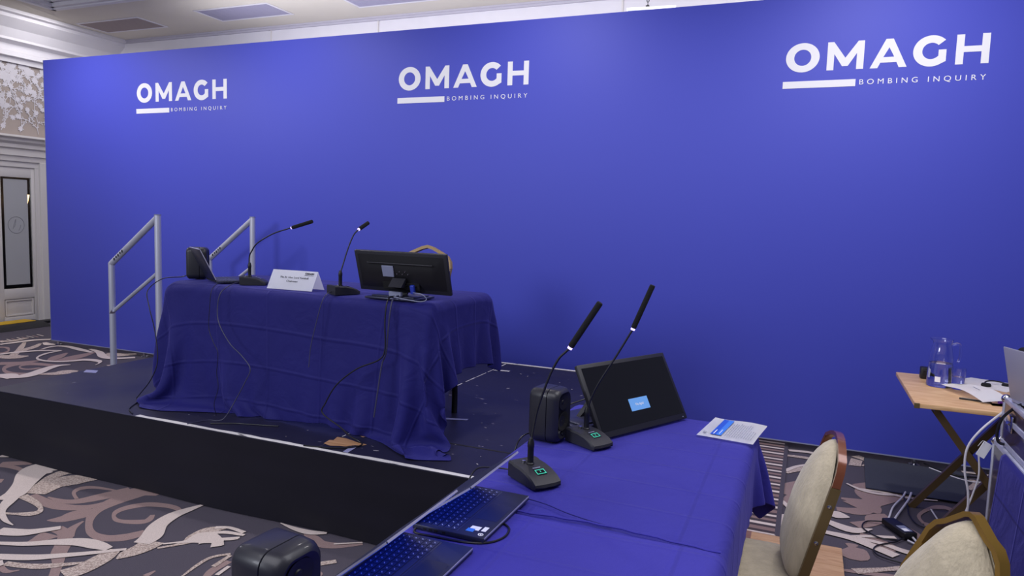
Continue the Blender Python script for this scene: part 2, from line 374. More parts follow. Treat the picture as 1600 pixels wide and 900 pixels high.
CARPET = """m:-2.94,2.5,0.011 -2.91,2.45,0.02 -2.92,2.42,0.026 -2.98,2.39,0.021 -3.04,2.38,0.014 -3.1,2.41,0.009 -3.13,2.46,0.021 -3.12,2.52,0.029 -3.07,2.58,0.028 -2.98,2.61,0.023 -2.9,2.61,0.017 -2.84,2.58,0.007;m:-3.13,2.71,0.027 -3.24,2.7,0.073 -3.25,2.62,0.062 -3.25,2.51,0.047 -3.22,2.4,0.029 -3.13,2.3,0.016 -3.02,2.23,0.019 -2.92,2.22,0.03 -2.85,2.26,0.038 -2.82,2.31,0.035 -2.81,2.35,0.026;m:-3.33,2.23,0.005 -3.28,2.28,0.045 -3.26,2.35,0.061 -3.22,2.4,0.044;m:-3.31,2.68,0.05 -3.36,2.56,0.049 -3.41,2.46,0.036 -3.48,2.42,0.022 -3.6,2.42,0.005;m:-3.36,2.64,0.007 -3.5,2.62,0.016 -3.56,2.58,0.025 -3.54,2.52,0.01 -3.45,2.47,0.009;m:-3.27,2.55,0.009 -3.3,2.43,0.029 -3.41,2.37,0.035 -3.56,2.37,0.035 -3.7,2.39,0.033;m:-4.28,2.6,0.017 -4.2,2.62,0.022 -4.07,2.6,0.013 -3.92,2.51,0.011 -3.81,2.39,0.021 -3.8,2.3,0.022;m:-4.31,2.62,0.035 -4.24,2.67,0.035 -4.16,2.71,0.021;m:-4.05,2.44,0.04 -4.03,2.46,0.027;m:-3.21,2.19,0.032 -3.12,2.17,0.029 -3.03,2.1,0.034 -2.96,2.03,0.032 -2.88,1.97,0.022 -2.78,1.88,0.019;m:-3.17,2.3,0.006 -3.14,2.22,0.021 -3.07,2.15,0.025;m:-3.18,2.04,0.01 -3.17,2.08,0.036 -3.17,2.14,0.058;m:-2.23,2.15,0.015 -2.25,2.21,0.021 -2.25,2.3,0.018;m:-2.46,2.05,0.016 -2.46,2.1,0.005;m:-3.1,1.86,0.012 -3,1.83,0.013 -2.96,1.86,0.004;m:-2.15,2.68,0.005 -2.07,2.64,0.031 -2,2.61,0.032 -1.92,2.63,0.028 -1.83,2.7,0.017;m:-1.88,2.39,0.015 -1.83,2.38,0.015 -1.82,2.34,0.012;t:-3.6,2.71,0.01 -3.66,2.68,0.067 -3.71,2.63,0.083 -3.75,2.55,0.082 -3.71,2.41,0.072;t:-3.77,2.72,0.009 -3.85,2.71,0.041 -3.85,2.62,0.036 -3.79,2.51,0.029;t:-3.73,2.37,0.026 -3.58,2.34,0.018 -3.48,2.3,0.011 -3.46,2.25,0.027 -3.53,2.21,0.013 -3.59,2.19,0.009;t:-3.07,1.87,0.017 -2.98,1.89,0.019 -2.89,1.93,0.022 -2.78,2.02,0.008;t:-2.62,2.25,0.009 -2.56,2.33,0.014 -2.55,2.4,0.046 -2.55,2.49,0.041 -2.5,2.54,0.004;t:-2.32,2.11,0.005 -2.34,2.21,0.009 -2.34,2.29,0.01 -2.29,2.35,0.01;t:-2.69,2.1,0.005 -2.69,2.15,0.037 -2.68,2.22,0.049 -2.69,2.29,0.059;t:-2.76,1.91,0.052 -2.74,1.98,0.048 -2.75,2.08,0.045 -2.77,2.16,0.025;t:-1.91,2.42,0.019 -1.83,2.5,0.016;t:-2.27,2.23,0.012 -2.28,2.34,0.01;c:-2.81,2.71,0.006 -2.83,2.62,0.026 -2.84,2.53,0.038 -2.81,2.42,0.043 -2.74,2.32,0.049 -2.72,2.25,0.04;c:-2.63,2.29,0.007 -2.56,2.35,0.014 -2.52,2.41,0.064 -2.45,2.42,0.035 -2.38,2.4,0.003;c:-2.54,2.44,0.009 -2.48,2.5,0.015 -2.37,2.52,0.01;c:-2.42,2.44,0.007 -2.39,2.46,0.009 -2.37,2.48,0.007;c:-3.16,1.89,0.025 -3.02,1.95,0.026 -2.92,2.02,0.021 -2.82,2.1,0.016 -2.73,2.18,0.011;c:-3.29,1.97,0.013 -3.17,2.02,0.02 -3.07,2.09,0.029 -2.97,2.14,0.037 -2.88,2.15,0.035 -2.8,2.15,0.019;c:-3.41,2.05,0.036 -3.29,2.09,0.035 -3.23,2.15,0.025 -3.19,2.2,0.02;c:-3.92,2.73,0.02 -4.01,2.69,0.107 -4,2.61,0.083 -3.88,2.48,0.056 -3.77,2.35,0.051 -3.81,2.31,0.038;c:-3.8,2.41,0.031 -3.71,2.29,0.031 -3.62,2.2,0.017 -3.5,2.14,0.012 -3.41,2.12,0.003;c:-2.2,2.18,0.01 -2.21,2.26,0.009;c:-3.09,1.85,0.033 -3.08,1.87,0.024;c:-4.44,2.7,0.024 -4.38,2.72,0.012;c:-2.31,2.7,0.003 -2.2,2.68,0.016 -2.11,2.68,0.022 -2.04,2.71,0.012;c:-2.55,2.52,0.015 -2.49,2.55,0.012 -2.39,2.54,0.013;c:-2.45,2.43,0.011 -2.37,2.49,0.009;c:-2.44,2.39,0.044 -2.4,2.42,0.035;c:-1.94,2.63,0.007 -1.83,2.7,0.005;m:-6.61,4.41,0.027 -6.62,4.33,0.033 -6.69,4.3,0.019 -6.8,4.34,0.007 -6.84,4.42,0.036 -6.79,4.47,0.034 -6.67,4.5,0.022 -6.56,4.49,0.01;m:-6.59,4.56,0.019 -6.88,4.47,0.057 -6.93,4.36,0.054 -6.82,4.21,0.015 -6.63,4.14,0.032 -6.49,4.16,0.048 -6.44,4.23,0.027;m:-6.83,4.65,0.028 -6.95,4.81,0.058 -7.07,5,0.012;m:-6.75,4.68,0.053 -6.81,4.91,0.08 -6.88,5.17,0.018;m:-6.72,4.69,0.052 -6.63,4.84,0.063 -6.55,4.89,0.019;m:-7.1,4.33,0.073 -6.97,4.45,0.066 -6.93,4.61,0.025;m:-7.44,4.97,0.017 -7.51,5.1,0.021 -7.52,5.17,0.023;m:-7.92,4.83,0.047 -7.84,4.87,0.024 -7.67,4.79,0.009 -7.58,4.69,0.025 -7.6,4.65,0.029;t:-7.46,4.55,0.04 -7.28,4.6,0.099 -7.22,4.7,0.017;t:-7.35,4.62,0.039 -7.55,4.81,0.031 -7.77,4.99,0.028 -7.97,5.15,0.017;t:-6.36,4.22,0.021 -6.25,4.33,0.067 -6.24,4.41,0.081 -6.18,4.47,0.022;t:-6.67,5.11,0.105 -6.54,5.19,0.082 -6.44,5.31,0.034;t:-6.18,4.77,0.028 -6.15,4.85,0.023;t:-7.54,4.81,0.052 -7.63,5.02,0.042 -7.78,5.2,0.013;c:-7.45,4.99,0.012 -7.5,5.16,0.03 -7.38,5.22,0.032 -7.09,5.17,0.037 -6.87,5.13,0.019;c:-7.06,5.25,0.017 -6.83,5.18,0.034 -6.58,5.04,0.042 -6.41,5.04,0.043 -6.29,5.17,0.032;c:-7.21,5.04,0.014 -7.19,4.86,0.022 -7.06,4.68,0.01 -6.89,4.62,0.021 -6.72,4.66,0.027 -6.64,4.75,0.031 -6.58,4.85,0.044 -6.45,4.87,0.037 -6.35,4.82,0.011 -6.29,4.73,0.005;c:-7.52,4.59,0.027 -7.49,4.75,0.04 -7.39,4.92,0.035 -7.22,5.04,0.017;c:-6.49,4.62,0.012 -6.55,4.53,0.038 -6.5,4.38,0.051 -6.42,4.24,0.062 -6.38,4.1,0.065 -6.43,3.98,0.017;c:-6.52,3.97,0.133 -6.51,4.05,0.093 -6.41,4.07,0.013;c:-8.05,4.93,0.031 -8.04,5.11,0.04 -8.02,5.28,0.045 -7.92,5.41,0.037;c:-7.79,5.25,0.018 -7.64,5.2,0.049 -7.62,5.25,0.042;t:-8.25,5.05,0.045 -8.17,5.15,0.048 -8.23,5.36,0.019;c:-8.15,5.03,0.009 -8.3,5.05,0.008;m:-8.16,5.09,0.009 -8.3,5.11,0.007;c:-8.16,5.14,0.009 -8.31,5.17,0.008;m:-8.17,5.2,0.009 -8.32,5.23,0.008;c:-8.17,5.26,0.009 -8.32,5.29,0.008;m:-8.18,5.32,0.01 -8.33,5.35,0.008;c:-8.18,5.39,0.01 -8.34,5.41,0.007;m:-8.19,5.45,0.01 -8.34,5.48,0.008;c:-8.19,5.51,0.01 -8.35,5.54,0.008;m:-0.04,4.3,0.042 0.03,4.43,0.085 0.13,4.57,0.063;m:-0.03,4.11,0.023 0.01,4.25,0.04 0.07,4.38,0.04;m:0.38,4.7,0.052 0.44,4.63,0.103 0.49,4.53,0.147 0.56,4.47,0.173;m:0.24,4.2,0.028 0.36,4.22,0.047 0.48,4.39,0.005;m:0.27,4.38,0.016 0.38,4.38,0.037 0.46,4.41,0.012;m:0.38,4.05,0.005 0.42,4.15,0.042 0.5,4.19,0.058;m:0.26,3.68,0.043 0.3,3.66,0.096 0.35,3.7,0.009;m:0.23,3.43,0.012 0.35,3.45,0.019 0.46,3.47,0.018;t:-0.03,4.68,0.01 0.05,4.82,0.038 0.14,4.92,0.026;t:-0.05,5.05,0.017 0.07,5.06,0.025 0.18,5.03,0.016;t:0.35,5.12,0.085 0.42,5.11,0.063;c:-0.03,5.17,0.02 0.09,5.19,0.023 0.23,5.16,0.013;c:-0.04,4.71,0.016 0.03,4.84,0.015 0.14,4.95,0.014;c:-0.04,4.17,0.012 0.01,4.06,0.017 0.06,3.94,0.018 0.13,3.87,0.008;c:-0.03,3.97,0.007 -0.01,3.88,0.027 -0.03,3.8,0.009;c:0.31,4.65,0.007 0.39,4.57,0.016 0.48,4.55,0.017 0.58,4.58,0.012;c:0.18,4.11,0.014 0.24,4.1,0.05 0.3,4.09,0.006;c:0.19,3.98,0.025 0.3,3.92,0.038 0.4,3.98,0.004;c:0.17,3.83,0.022 0.3,3.81,0.031 0.41,3.74,0.031 0.48,3.69,0.031;c:0.28,3.83,0.006 0.39,3.88,0.015 0.5,3.92,0.014;c:0.36,4.58,0.014 0.49,4.59,0.015 0.62,4.56,0.014 0.78,4.59,0.008;m:0.66,4.19,0.027 0.72,4.2,0.019 0.81,4.31,0.011 0.85,4.43,0.011 0.8,4.5,0.031 0.72,4.44,0.015 0.65,4.3,0.009 0.66,4.19,0.01;m:0.34,4.39,0.083 0.41,4.3,0.068 0.45,4.23,0.011;m:0.46,4.14,0.024 0.39,4.06,0.035 0.32,4,0.039;m:0.33,3.85,0.066 0.41,3.83,0.049 0.49,3.76,0.042;m:0.56,4.09,0.02 0.61,4.01,0.02 0.62,3.92,0.012;t:0.39,5.27,0.036 0.47,5.17,0.022 0.42,5.06,0.007;t:1.02,5.09,0.03 1.06,5.04,0.026 0.99,4.89,0.026;t:0.29,3.44,0.026 0.43,3.53,0.017 0.58,3.63,0.026;t:0.58,3.63,0.032 0.61,3.58,0.03;c:0.32,3.83,0.016 0.43,3.81,0.018 0.54,3.76,0.025 0.66,3.77,0.023;c:1.01,5.24,0.018 1.1,5.25,0.022 1.16,5.24,0.018"""
ribs = []
for s in CARPET.split(';'):
    c, r_ = s.split(':'); ribs.append(({'m': 1, 't': 3, 'c': 2}[c], [tuple(map(float, q.split(','))) for q in r_.split(' ')]))
k = 0
for mi in (1, 3, 2):
    for m_i, pts in ribs:
        if m_i != mi: continue
        cx = sum(p[0] for p in pts)/len(pts); cy = sum(p[1] for p in pts)/len(pts)
        k += 1
        ribbon(bm, pts, mi, 0.0006+0.00006*k)
        if -4.6 < cx < -1.7 and cy < 2.75:                      # the woven motif repeats along the carpet
            ribbon(bm, [(x+0.1, y-1.75, w_) for x, y, w_ in pts], mi, 0.0006+0.00006*k)
            if cx < -2.2: ribbon(bm, [(x-2.9, y-1.1, w_) for x, y, w_ in pts], mi, 0.0006+0.00006*k)
for x0, x1, y0, y1, mi, z in ((-1.3, -0.06, 2.9, 5.5, 4, 0.008), (-0.06, -0.035, 2.9, 5.5, 0, 0.0082)):
    vs = [bm.verts.new(p) for p in ((x0, y0, z), (x1, y0, z), (x1, y1, z), (x0, y1, z))]
    bm.faces.new(vs).material_index = mi
for f in bm.faces:
    f.normal_update()
    if f.normal.z < 0: f.normal_flip()
fl = obj('floor', bm, [m_carpet, m_mauve, m_cream, m_tan, m_stripe], smooth=False, recalc=False)
fl['kind'] = 'structure'; fl['label'] = 'charcoal carpet woven with mauve and cream scrolls'

# ceiling with a raised coffer behind a stepped moulding
bm = nb()
for a, b in (((-9.3, 5.9, H), (4.2, 7.31, H+0.1)), ((-9.3, -1.2, H), (-8.4, 5.9, H+0.1)), ((-8.4, -1.2, H+0.3), (4.2, 5.9, H+0.35)),
             ((-8.4, 5.86, H), (4.2, 5.9, H+0.3)), ((-8.4, -1.2, H), (-8.36, 5.9, H+0.3))):
    box(bm, a, b)
struct('ceiling', bm, m_ceil)
bm = nb()
for i, (o_, z0, z1) in enumerate(((0.0, -0.03, 0.0), (0.045, -0.012, 0.05), (0.09, 0.03, 0.12))):
    box(bm, (-8.42+o_, 5.92-o_-0.06, H+z0), (4.2, 5.92-o_, H+z1), 0.006)
    box(bm, (-8.42+o_, -1.2, H+z0), (-8.42+o_+0.06, 5.92-o_, H+z1), 0.006)
struct('trim_1', bm, m_white, 'white stepped moulding around the ceiling recess')
bm = nb(); box(bm, (-9.4, 7.31, 0), (4.2, 7.41, H)); struct('wall_back', bm, m_white)
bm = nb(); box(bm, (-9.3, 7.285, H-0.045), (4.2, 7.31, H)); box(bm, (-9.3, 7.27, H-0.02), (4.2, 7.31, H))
struct('trim_2', bm, mat('grey_shadow_bead', 'bdb9c4', rough=0.7), 'slim bead between white wall and ceiling, shadow put into its grey')  # the bead's grey paints in the shadow line under the ceiling
bm = nb()
for x in (-6.4, -4.82, -1.9, 1.0): box(bm, (x-0.008, 7.295, 0), (x+0.008, 7.31, H-0.045))
struct('trim_3', bm, m_trim, 'upright joint strips on the white back wall')
# left wall: base wall with a door opening, wallpaper band, cornice, entablature
bm = nb()
box(bm, (-9.4, -1.2, 0), (-9.3, 5.15, H)); box(bm, (-9.4, 6.2, 0), (-9.3, 7.41, H)); box(bm, (-9.4, 5.15, 2.05), (-9.3, 6.2, H))
struct('wall_left', bm, m_trim)
bm = nb(); box(bm, (-9.3, -1.2, 2.395), (-9.296, 7.31, 3.28))
rnd = random.Random(3); WX = [-9.2958]
def wx():
    WX[0] += 0.0000015; return WX[0]
def flat(bm, cy, cz, r, mi, n=7, sx=1.0, rot=0):
    vs = []; xx = wx()
    for i in range(n):
        a = 2*PI*i/n; y = r*math.cos(a); z = r*sx*math.sin(a)
        vs.append(bm.verts.new((xx, cy+y*math.cos(rot)-z*math.sin(rot), cz+y*math.sin(rot)+z*math.cos(rot))))
    bm.faces.new(vs).material_index = mi
def sprig(y, z, a, L, depth):
    pts = [(y, z)]
    for i in range(7):
        a += rnd.uniform(-0.5, 0.5); y += L/7*math.cos(a); z += L/7*math.sin(a)
        if not 2.42 < z < 3.26: break
        pts.append((y, z))
        for q in range(2):
            b = a+rnd.choice((-1, 1))*rnd.uniform(0.5, 1.3); rr = rnd.uniform(0.009, 0.015)
            flat(bm, y+rr*1.5*math.cos(b), z+rr*1.5*math.sin(b), rr, 1, 6, 0.42, b)
        if depth and rnd.random() < 0.5: sprig(y, z, a+rnd.choice((-1, 1))*rnd.uniform(0.6, 1.1), L*0.55, depth-1)
    for i in range(len(pts)-1):
        (y0, z0), (y1, z1) = pts[i], pts[i+1]; d = Vector((y1-y0, z1-z0))
        if d.length < 1e-6: continue
        nrm = Vector((-d.y, d.x)).normalized()*0.004
        xx = wx(); vs = [bm.verts.new((xx, yy, zz)) for yy, zz in ((y0-nrm.x, z0-nrm.y), (y0+nrm.x, z0+nrm.y), (y1+nrm.x, z1+nrm.y), (y1-nrm.x, z1-nrm.y))]
        bm.faces.new(vs).material_index = 1
    y, z = pts[-1]
    for i in range(7):
        b = 2*PI*i/7; rr = 0.019
        flat(bm, y+rr*0.9*math.cos(b), z+rr*0.9*math.sin(b), rr, 1, 7, 0.5, b)
for i in range(20):
    yy = 5.0+i*0.115
    sprig(yy, 2.44 if i % 2 else rnd.uniform(2.6, 3.1), rnd.uniform(1.0, 2.2), rnd.uniform(0.35, 0.6), 2)
wp = obj('trim_4', bm, [m_paper, m_paperfl], smooth=False, recalc=False); wp['kind'] = 'structure'; wp['label'] = 'taupe wallpaper band with pale blossom branches'
bm = nb()
prism(bm, [(-9.3, 3.28), (-9.26, 3.28), (-9.25, 3.34), (-9.2, 3.35), (-9.2, 3.40), (-9.24, 3.42), (-9.24, 3.50), (-9.15, 3.53), (-9.15, 3.56), (-9.10, 3.66), (-8.98, 3.76), (-8.98, 3.80), (-8.92, 3.81), (-8.92, H), (-9.3, H)],
      'y', -1.2, 7.31)
for q in bm.verts: pass
struct('trim_5', bm, m_white, 'white stepped cornice above the wallpaper', smooth=False)
bm = nb()
prism(bm, [(-9.3, 2.07), (-9.25, 2.07), (-9.24, 2.13), (-9.22, 2.14), (-9.22, 2.22), (-9.19, 2.235), (-9.19, 2.28), (-9.15, 2.31), (-9.15, 2.34), (-9.10, 2.36), (-9.10, 2.385), (-9.3, 2.395)], 'y', -1.2, 7.31)
struct('trim_6', bm, m_trim, 'moulded ledge between the door and the wallpaper')
bm = nb(); box(bm, (-9.3, 6.24, 0), (-9.24, 6.9, 2.07), 0.004); box(bm, (-9.3, 4.4, 0), (-9.24, 5.11, 2.07), 0.004)
box(bm, (-9.345, 6.19, 0), (-9.27, 6.241, 1.999)); box(bm, (-9.346, 5.109, 2.0), (-9.269, 6.242, 2.075)); box(bm, (-9.345, 5.109, 0), (-9.27, 5.16, 1.999))
struct('trim_7', bm, m_doorp, 'painted door surround and pilasters')
bm = nb(); box(bm, (-9.3, 6.9, 0), (-9.28, 7.31, 0.16)); struct('baseboard_left', bm, m_doorp)
dr = bpy.data.objects.new('door_1', None); C.objects.link(dr); dr.location = (-9.33, 5.16, 0); dr['kind'] = 'structure'; dr['label'] = 'cream door with a tall etched glass pane'
bm = nb()
Wd = 1.03
for a, b in (((0, 0, 0.01), (0.045, 0.10, 2.0)), ((0, 0.50, 0.01), (0.045, 0.61, 2.0)), ((0, 0.99, 0.01), (0.045, Wd, 2.0)), ((0.001, 0.099, 1.87), (0.044, 0.991, 1.999)), ((0.001, 0.099, 0.33), (0.044, 0.991, 0.46)), ((0.001, 0.099, 0.011), (0.044, 0.991, 0.1)), ((0.002, 0.098, 0.099), (0.025, 0.992, 0.331))):
    box(bm, a, b, 0.003)
for y0, y1 in ((0.1, 0.5), (0.61, 0.99)):
    bar(bm, [(0.03, y0+.02, 0.12), (0.03, y1-.02, 0.12), (0.03, y1-.02, 0.31), (0.03, y0+.02, 0.31), (0.03, y0+.02, 0.12)], (1, 0, 0), 0.02, 0.014)
obj('door_leaf', bm, m_doorp, dr)
for y0, y1 in ((0.1, 0.5), (0.61, 0.99)):
    bm = nb(); box(bm, (0.015, y0, 0.46), (0.021, y1, 1.87)); g = obj('glass_pane', bm, m_pane, dr)
    bm = nb(); box(bm, (0.0225, y0+0.045, 0.51), (0.0245, y1-0.04, 1.845)); ff = obj('frosted_panel', bm, m_frost, dr)
    bm = nb(); yc = (y0+y1)/2-0.003
    tube(bm, [(0.0248, yc+0.10*math.cos(2*PI*i/40), 1.27+0.105*math.sin(2*PI*i/40)) for i in range(41)], 0.0035, 6)
    tube(bm, [(0.0248, yc-0.04, 1.22), (0.0248, yc-0.02, 1.30), (0.0248, yc-0.005, 1.34), (0.0248, yc-0.01, 1.28), (0.0248, yc-0.03, 1.24)], 0.003, 6, 5)
    tube(bm, [(0.0248, yc+0.03, 1.20), (0.0248, yc+0.05, 1.24), (0.0248, yc+0.055, 1.27)], 0.003, 6, 5)
    obj('etched_emblem', bm, mat('etched_line', '85868c', rough=0.6), ff)
# the corridor seen through the glass
bm = nb(); box(bm, (-11.2, 4.0, 0), (-11.1, 8.3, 2.9)); box(bm, (-11.2, 8.2, 0), (-9.4, 8.3, 2.9)); box(bm, (-11.2, 4.0, 0), (-9.4, 4.1, 2.9)); box(bm, (-11.2, 4.0, 2.8), (-9.4, 8.3, 2.9)); box(bm, (-11.2, 4.0, -0.05), (-9.4, 8.3, 0.0))
struct('wall_corridor', bm, m_dark)
t = thing('wall_lamp', 'warm glowing wall lamp seen through the door glass', 'lamp', (-11.08, 7.1, 1.62))
bm = nb(); lathe(bm, [(0.0, -0.12), (0.07, -0.1), (0.1, 0.06), (0.0, 0.07)], 20, (0.13, 0, 0)); obj('lamp_shade', bm, m_warm, t)
bm = nb(); box(bm, (-0.01, -0.04, -0.12), (0.04, 0.04, 0.02), 0.005); obj('wall_bracket', bm, m_brass, t)
t = thing('wall_lamp', 'warm glowing strip high behind the top of the door glass', 'lamp', (-11.08, 7.25, 2.1))
bm = nb(); box(bm, (0, -0.5, 0), (0.05, 0.5, 0.07), 0.01); obj('lamp_tube', bm, m_warm, t)
# ceiling grilles
for gi, (x0, x1) in enumerate(((-8.775, -7.75), (-6.785, -5.755), (-4.79, -3.76))):
    lb = ('dull brown ceiling grille nearest the papered wall', 'grey lit ceiling grille, the middle one in the row', 'grey ceiling grille partly cut off by the photo top')[gi]
    t = thing('ceiling_grille', lb, 'vent', ((x0+x1)/2, 6.69, H), 0, 'grilles in the ceiling soffit')
    hx = (x1-x0)/2
    bm = nb()
    for a, b in (((-hx-.03, -.235, -.008), (hx+.03, -.205, 0)), ((-hx-.03, .205, -.008), (hx+.03, .235, 0)), ((-hx-.03, -.205, -.008), (-hx, .205, 0)), ((hx, -.205, -.008), (hx+.03, .205, 0))): box(bm, a, b, 0.002)
    obj('frame', bm, m_white, t)
    bm = nb(); box(bm, (-hx, -.205, -.004), (hx, .205, -.0005)); 
    for i in range(16): box(bm, (-hx, -.2+i*.0255, -.007), (hx, -.192+i*.0255, -.004))
    obj('grille', bm, mat('grille_%s' % 'abc'[gi], ('a89a98', 'a29eb4', 'a29eb4')[gi], rough=0.6), t)
# suspended sign seen edge-on above the backdrop
t = thing('hanging_sign', 'white suspended sign board hanging above the backdrop', 'sign', (-1.43, 6.5, 3.44), 0.1)
bm = nb(); box(bm, (-0.21, -0.045, -0.012), (0.22, 0.045, 0.012), 0.004); obj('board', bm, m_white, t)
bm = nb(); box(bm, (-0.20, -0.035, -0.016), (0.205, 0.03, -0.012)); obj('underside', bm, m_grey, t)
bm = nb()
for i in range(7): tube(bm, [(-0.03+0.010*math.cos(a), 0, 0.03+i*0.05+0.02*math.sin(a)) if i % 2 else (-0.03, 0.010*math.cos(a), 0.03+i*0.05+0.02*math.sin(a)) for a in [2*PI*j/10 for j in range(11)]], 0.004, 6)
box(bm, (-0.045, -0.02, 0.011), (-0.015, 0.02, 0.03)); tube(bm, [(-0.03, 0, 0.33), (-0.03, 0, 0.409)], 0.006, 8)
obj('chain', bm, m_blk, t)
t = thing('ceiling_bracket', 'small black bracket high on the white wall', 'bracket', (-0.47, 7.29, 3.62))
bm = nb(); box(bm, (-0.06, -0.05, -0.05), (0.06, 0.02, 0.05), 0.006); obj('body', bm, m_blk, t)

# ------------------------------------------------------------------ blue backdrop wall
t = thing('backdrop', 'long blue printed backdrop wall behind the stage', 'backdrop', (BX0, BY, 0))
bm = nb(); box(bm, (0, 0, BZ0), (BX1-BX0, 0.05, BZ1), 0.004); obj('panel', bm, m_back, t)
bm = nb(); box(bm, (0.0, -0.0015, BZ0-0.004), (BX1-BX0, 0.0, BZ0+0.004)); box(bm, (-0.004, 0.0, BZ0), (0.0, 0.05, BZ1))
obj('edge_beading', bm, m_grey, t)
for fx in (0.09, 1.40, 3.4, 5.4, 7.2, 8.4, 9.5):
    bm = nb(); lathe(bm, [(0.0, 0.0), (0.035, 0.0), (0.035, 0.008), (0.014, 0.014), (0.014, BZ0), (0, BZ0)], 16, (fx, 0.02, 0)); obj('foot', bm, m_chrome, t)
def poly2d(bm, pts):
    a = sum(pts[i][0]*pts[(i+1) % len(pts)][1]-pts[(i+1) % len(pts)][0]*pts[i][1] for i in range(len(pts)))
    vs = [bm.verts.new((x, 0, z)) for x, z in pts]; f = bm.faces.new(vs); return f
def arcstrip(bm, cx, cz, ro, ri, a0, a1, n=40, sz=1.0, si=None):
    si = si or sz
    for i in range(n):
        b0 = a0+(a1-a0)*i/n; b1 = a0+(a1-a0)*(i+1)/n
        poly2d(bm, [(cx+ri*math.cos(b0), cz+ri*si*math.sin(b0)), (cx+ro*math.cos(b0), cz+ro*sz*math.sin(b0)), (cx+ro*math.cos(b1), cz+ro*sz*math.sin(b1)), (cx+ri*math.cos(b1), cz+ri*si*math.sin(b1))])
def omagh(bm):
    zb, zt = 2.5785, 2.7595
    arcstrip(bm, .1145, 2.669, .1045, .0525, 0, 2*PI, 56, .915, 1.0)
    poly2d(bm, [(.265, zb), (.265, zt), (.302, zt), (.3745, 2.655), (.447, zt), (.484, zt), (.484, zb), (.442, zb), (.442, 2.682), (.392, 2.602), (.357, 2.602), (.307, 2.682), (.307, zb)])
    half = [(.522, zb), (.607, zt), (.628, zt), (.628, 2.706), (.597, 2.646), (.628, 2.646), (.628, 2.612), (.582, 2.612), (.567, zb)]
    poly2d(bm, half); poly2d(bm, [(1.256-x, z) for x, z in half][::-1])
    arcstrip(bm, .865, 2.669, .101, .050, math.radians(42), math.radians(305), 46, .947, 1.0)
    poly2d(bm, [(.9229, 2.5906), (.9475, 2.6030), (.9475, 2.675), (.905, 2.675), (.905, 2.637), (.8937, 2.628)])
    poly2d(bm, [(.999, zb), (.999, zt), (1.041, zt), (1.041, 2.6875), (1.135, 2.6875), (1.135, zt), (1.177, zt), (1.177, zb), (1.135, zb), (1.135, 2.6515), (1.041, 2.6515), (1.041, zb)])
for li, lx in enumerate((-6.292, -3.258, -0.229)):
    lt = bpy.data.objects.new('printed_logo', None); C.objects.link(lt); lt.parent = t; lt.location = (lx-BX0, -0.0012, 0)
    bm = nb(); omagh(bm); obj('large_lettering', bm, m_logo, lt, smooth=False, recalc=False)
    bm = nb(); box(bm, (0, -0.0004, 2.470), (.445, 0.0004, 2.5155)); obj('underline_bar', bm, m_logo, lt, smooth=False)
    textobj('small_lettering', 'BOMBING INQUIRY', 0.0475, m_logo, lt, frame((.468, 0, 2.4795), (1, 0, 0), (0, 0, 1)), spacing=1.65, width=.703)

# ------------------------------------------------------------------ stage
SX0, SX1, SY0, SY1, SZ = -4.56, -0.93, 2.72, 5.13, 0.40
t = thing('stage_platform', 'low black stage with scuffed deck and draped front', 'stage', (SX0, SY0, 0))
def dk(x0, x1, y0, y1):
    bm = nb(); box(bm, (x0-SX0, y0-SY0, SZ-0.04), (x1-SX0-0.003, y1-SY0-0.003, SZ), 0.0015, 1); return obj('deck_panel', bm, m_deck, t)
dk(SX0, -2.13, SY0, 3.925); dk(SX0, -2.13, 3.925, SY1); dk(-2.13, SX1, SY0, 3.113); dk(-2.13, SX1, 3.113, SY1)
bm = nb()
P = []; x = -3.32
while x < SX1: P.append((x, rnd.uniform(0.026, 0.034))); x += rnd.uniform(0.03, 0.09)
for i in range(len(P)-1):
    (x0, w0), (x1, w1) = P[i], P[i+1]
    vs = [bm.verts.new((a-SX0, b, SZ+0.0012)) for a, b in ((x0, 0.001), (x1, 0.001), (x1, w1), (x0, w0))]; bm.faces.new(vs)
obj('front_edge_strip', bm, m_strip, t, smooth=False)
bm = nb(); box(bm, (-2.45-SX0, SY1-SY0-0.03, SZ), (-1.2-SX0, SY1-SY0-0.003, SZ+0.003)); obj('rear_edge_strip', bm, m_strip, t, smooth=False)
bm = nb()
yy = 3.30
while yy < 5.05:
    L_ = rnd.uniform(0.05, 0.2); wv = rnd.uniform(0.002, 0.006); box(bm, (-2.13-SX0-wv, yy-SY0, SZ), (-2.13-SX0+wv*0.6, yy+L_-SY0, SZ+0.0012)); yy += L_+rnd.uniform(0.005, 0.08)
yy = 2.95
while yy < 3.3: box(bm, (-2.132-SX0, yy-SY0, SZ), (-2.127-SX0, yy+.03-SY0, SZ+0.001)); yy += 0.045
wj = obj('worn_joint', bm, m_strip, t, smooth=False); wj['kind'] = 'stuff'
bm = nb(); box(bm, (-1.72-SX0, 3.106-SY0, SZ), (SX1-SX0, 3.118-SY0, SZ+0.0012)); obj('cross_joint', bm, m_skirt, t, smooth=False)
bm = nb()
pp = [(-2.142, 2.815), (-2.150, 2.872), (-2.131, 2.879), (-2.146, 2.931), (-2.097, 2.933), (-2.039, 2.917), (-1.999, 2.903), (-1.946, 2.898), (-1.957, 2.869), (-1.99, 2.863), (-2.019, 2.825), (-2.052, 2.818), (-2.091, 2.80)]
bm.faces.new([bm.verts.new((x-SX0, y-SY0, SZ+0.0014)) for x, y in pp])
bm.faces.new([bm.verts.new((x-SX0, y-SY0, SZ+0.0014)) for x, y in [(-2.08, 3.01), (-2.03, 2.985), (-2.02, 3.0), (-2.06, 3.03), (-2.1, 3.05)]])
obj('bare_wood_patch', bm, m_bare, t, smooth=False)
m_tape0 = mat('fleck_grey', '8d8996', rough=0.6)
bm = nb(); rr = random.Random(11)
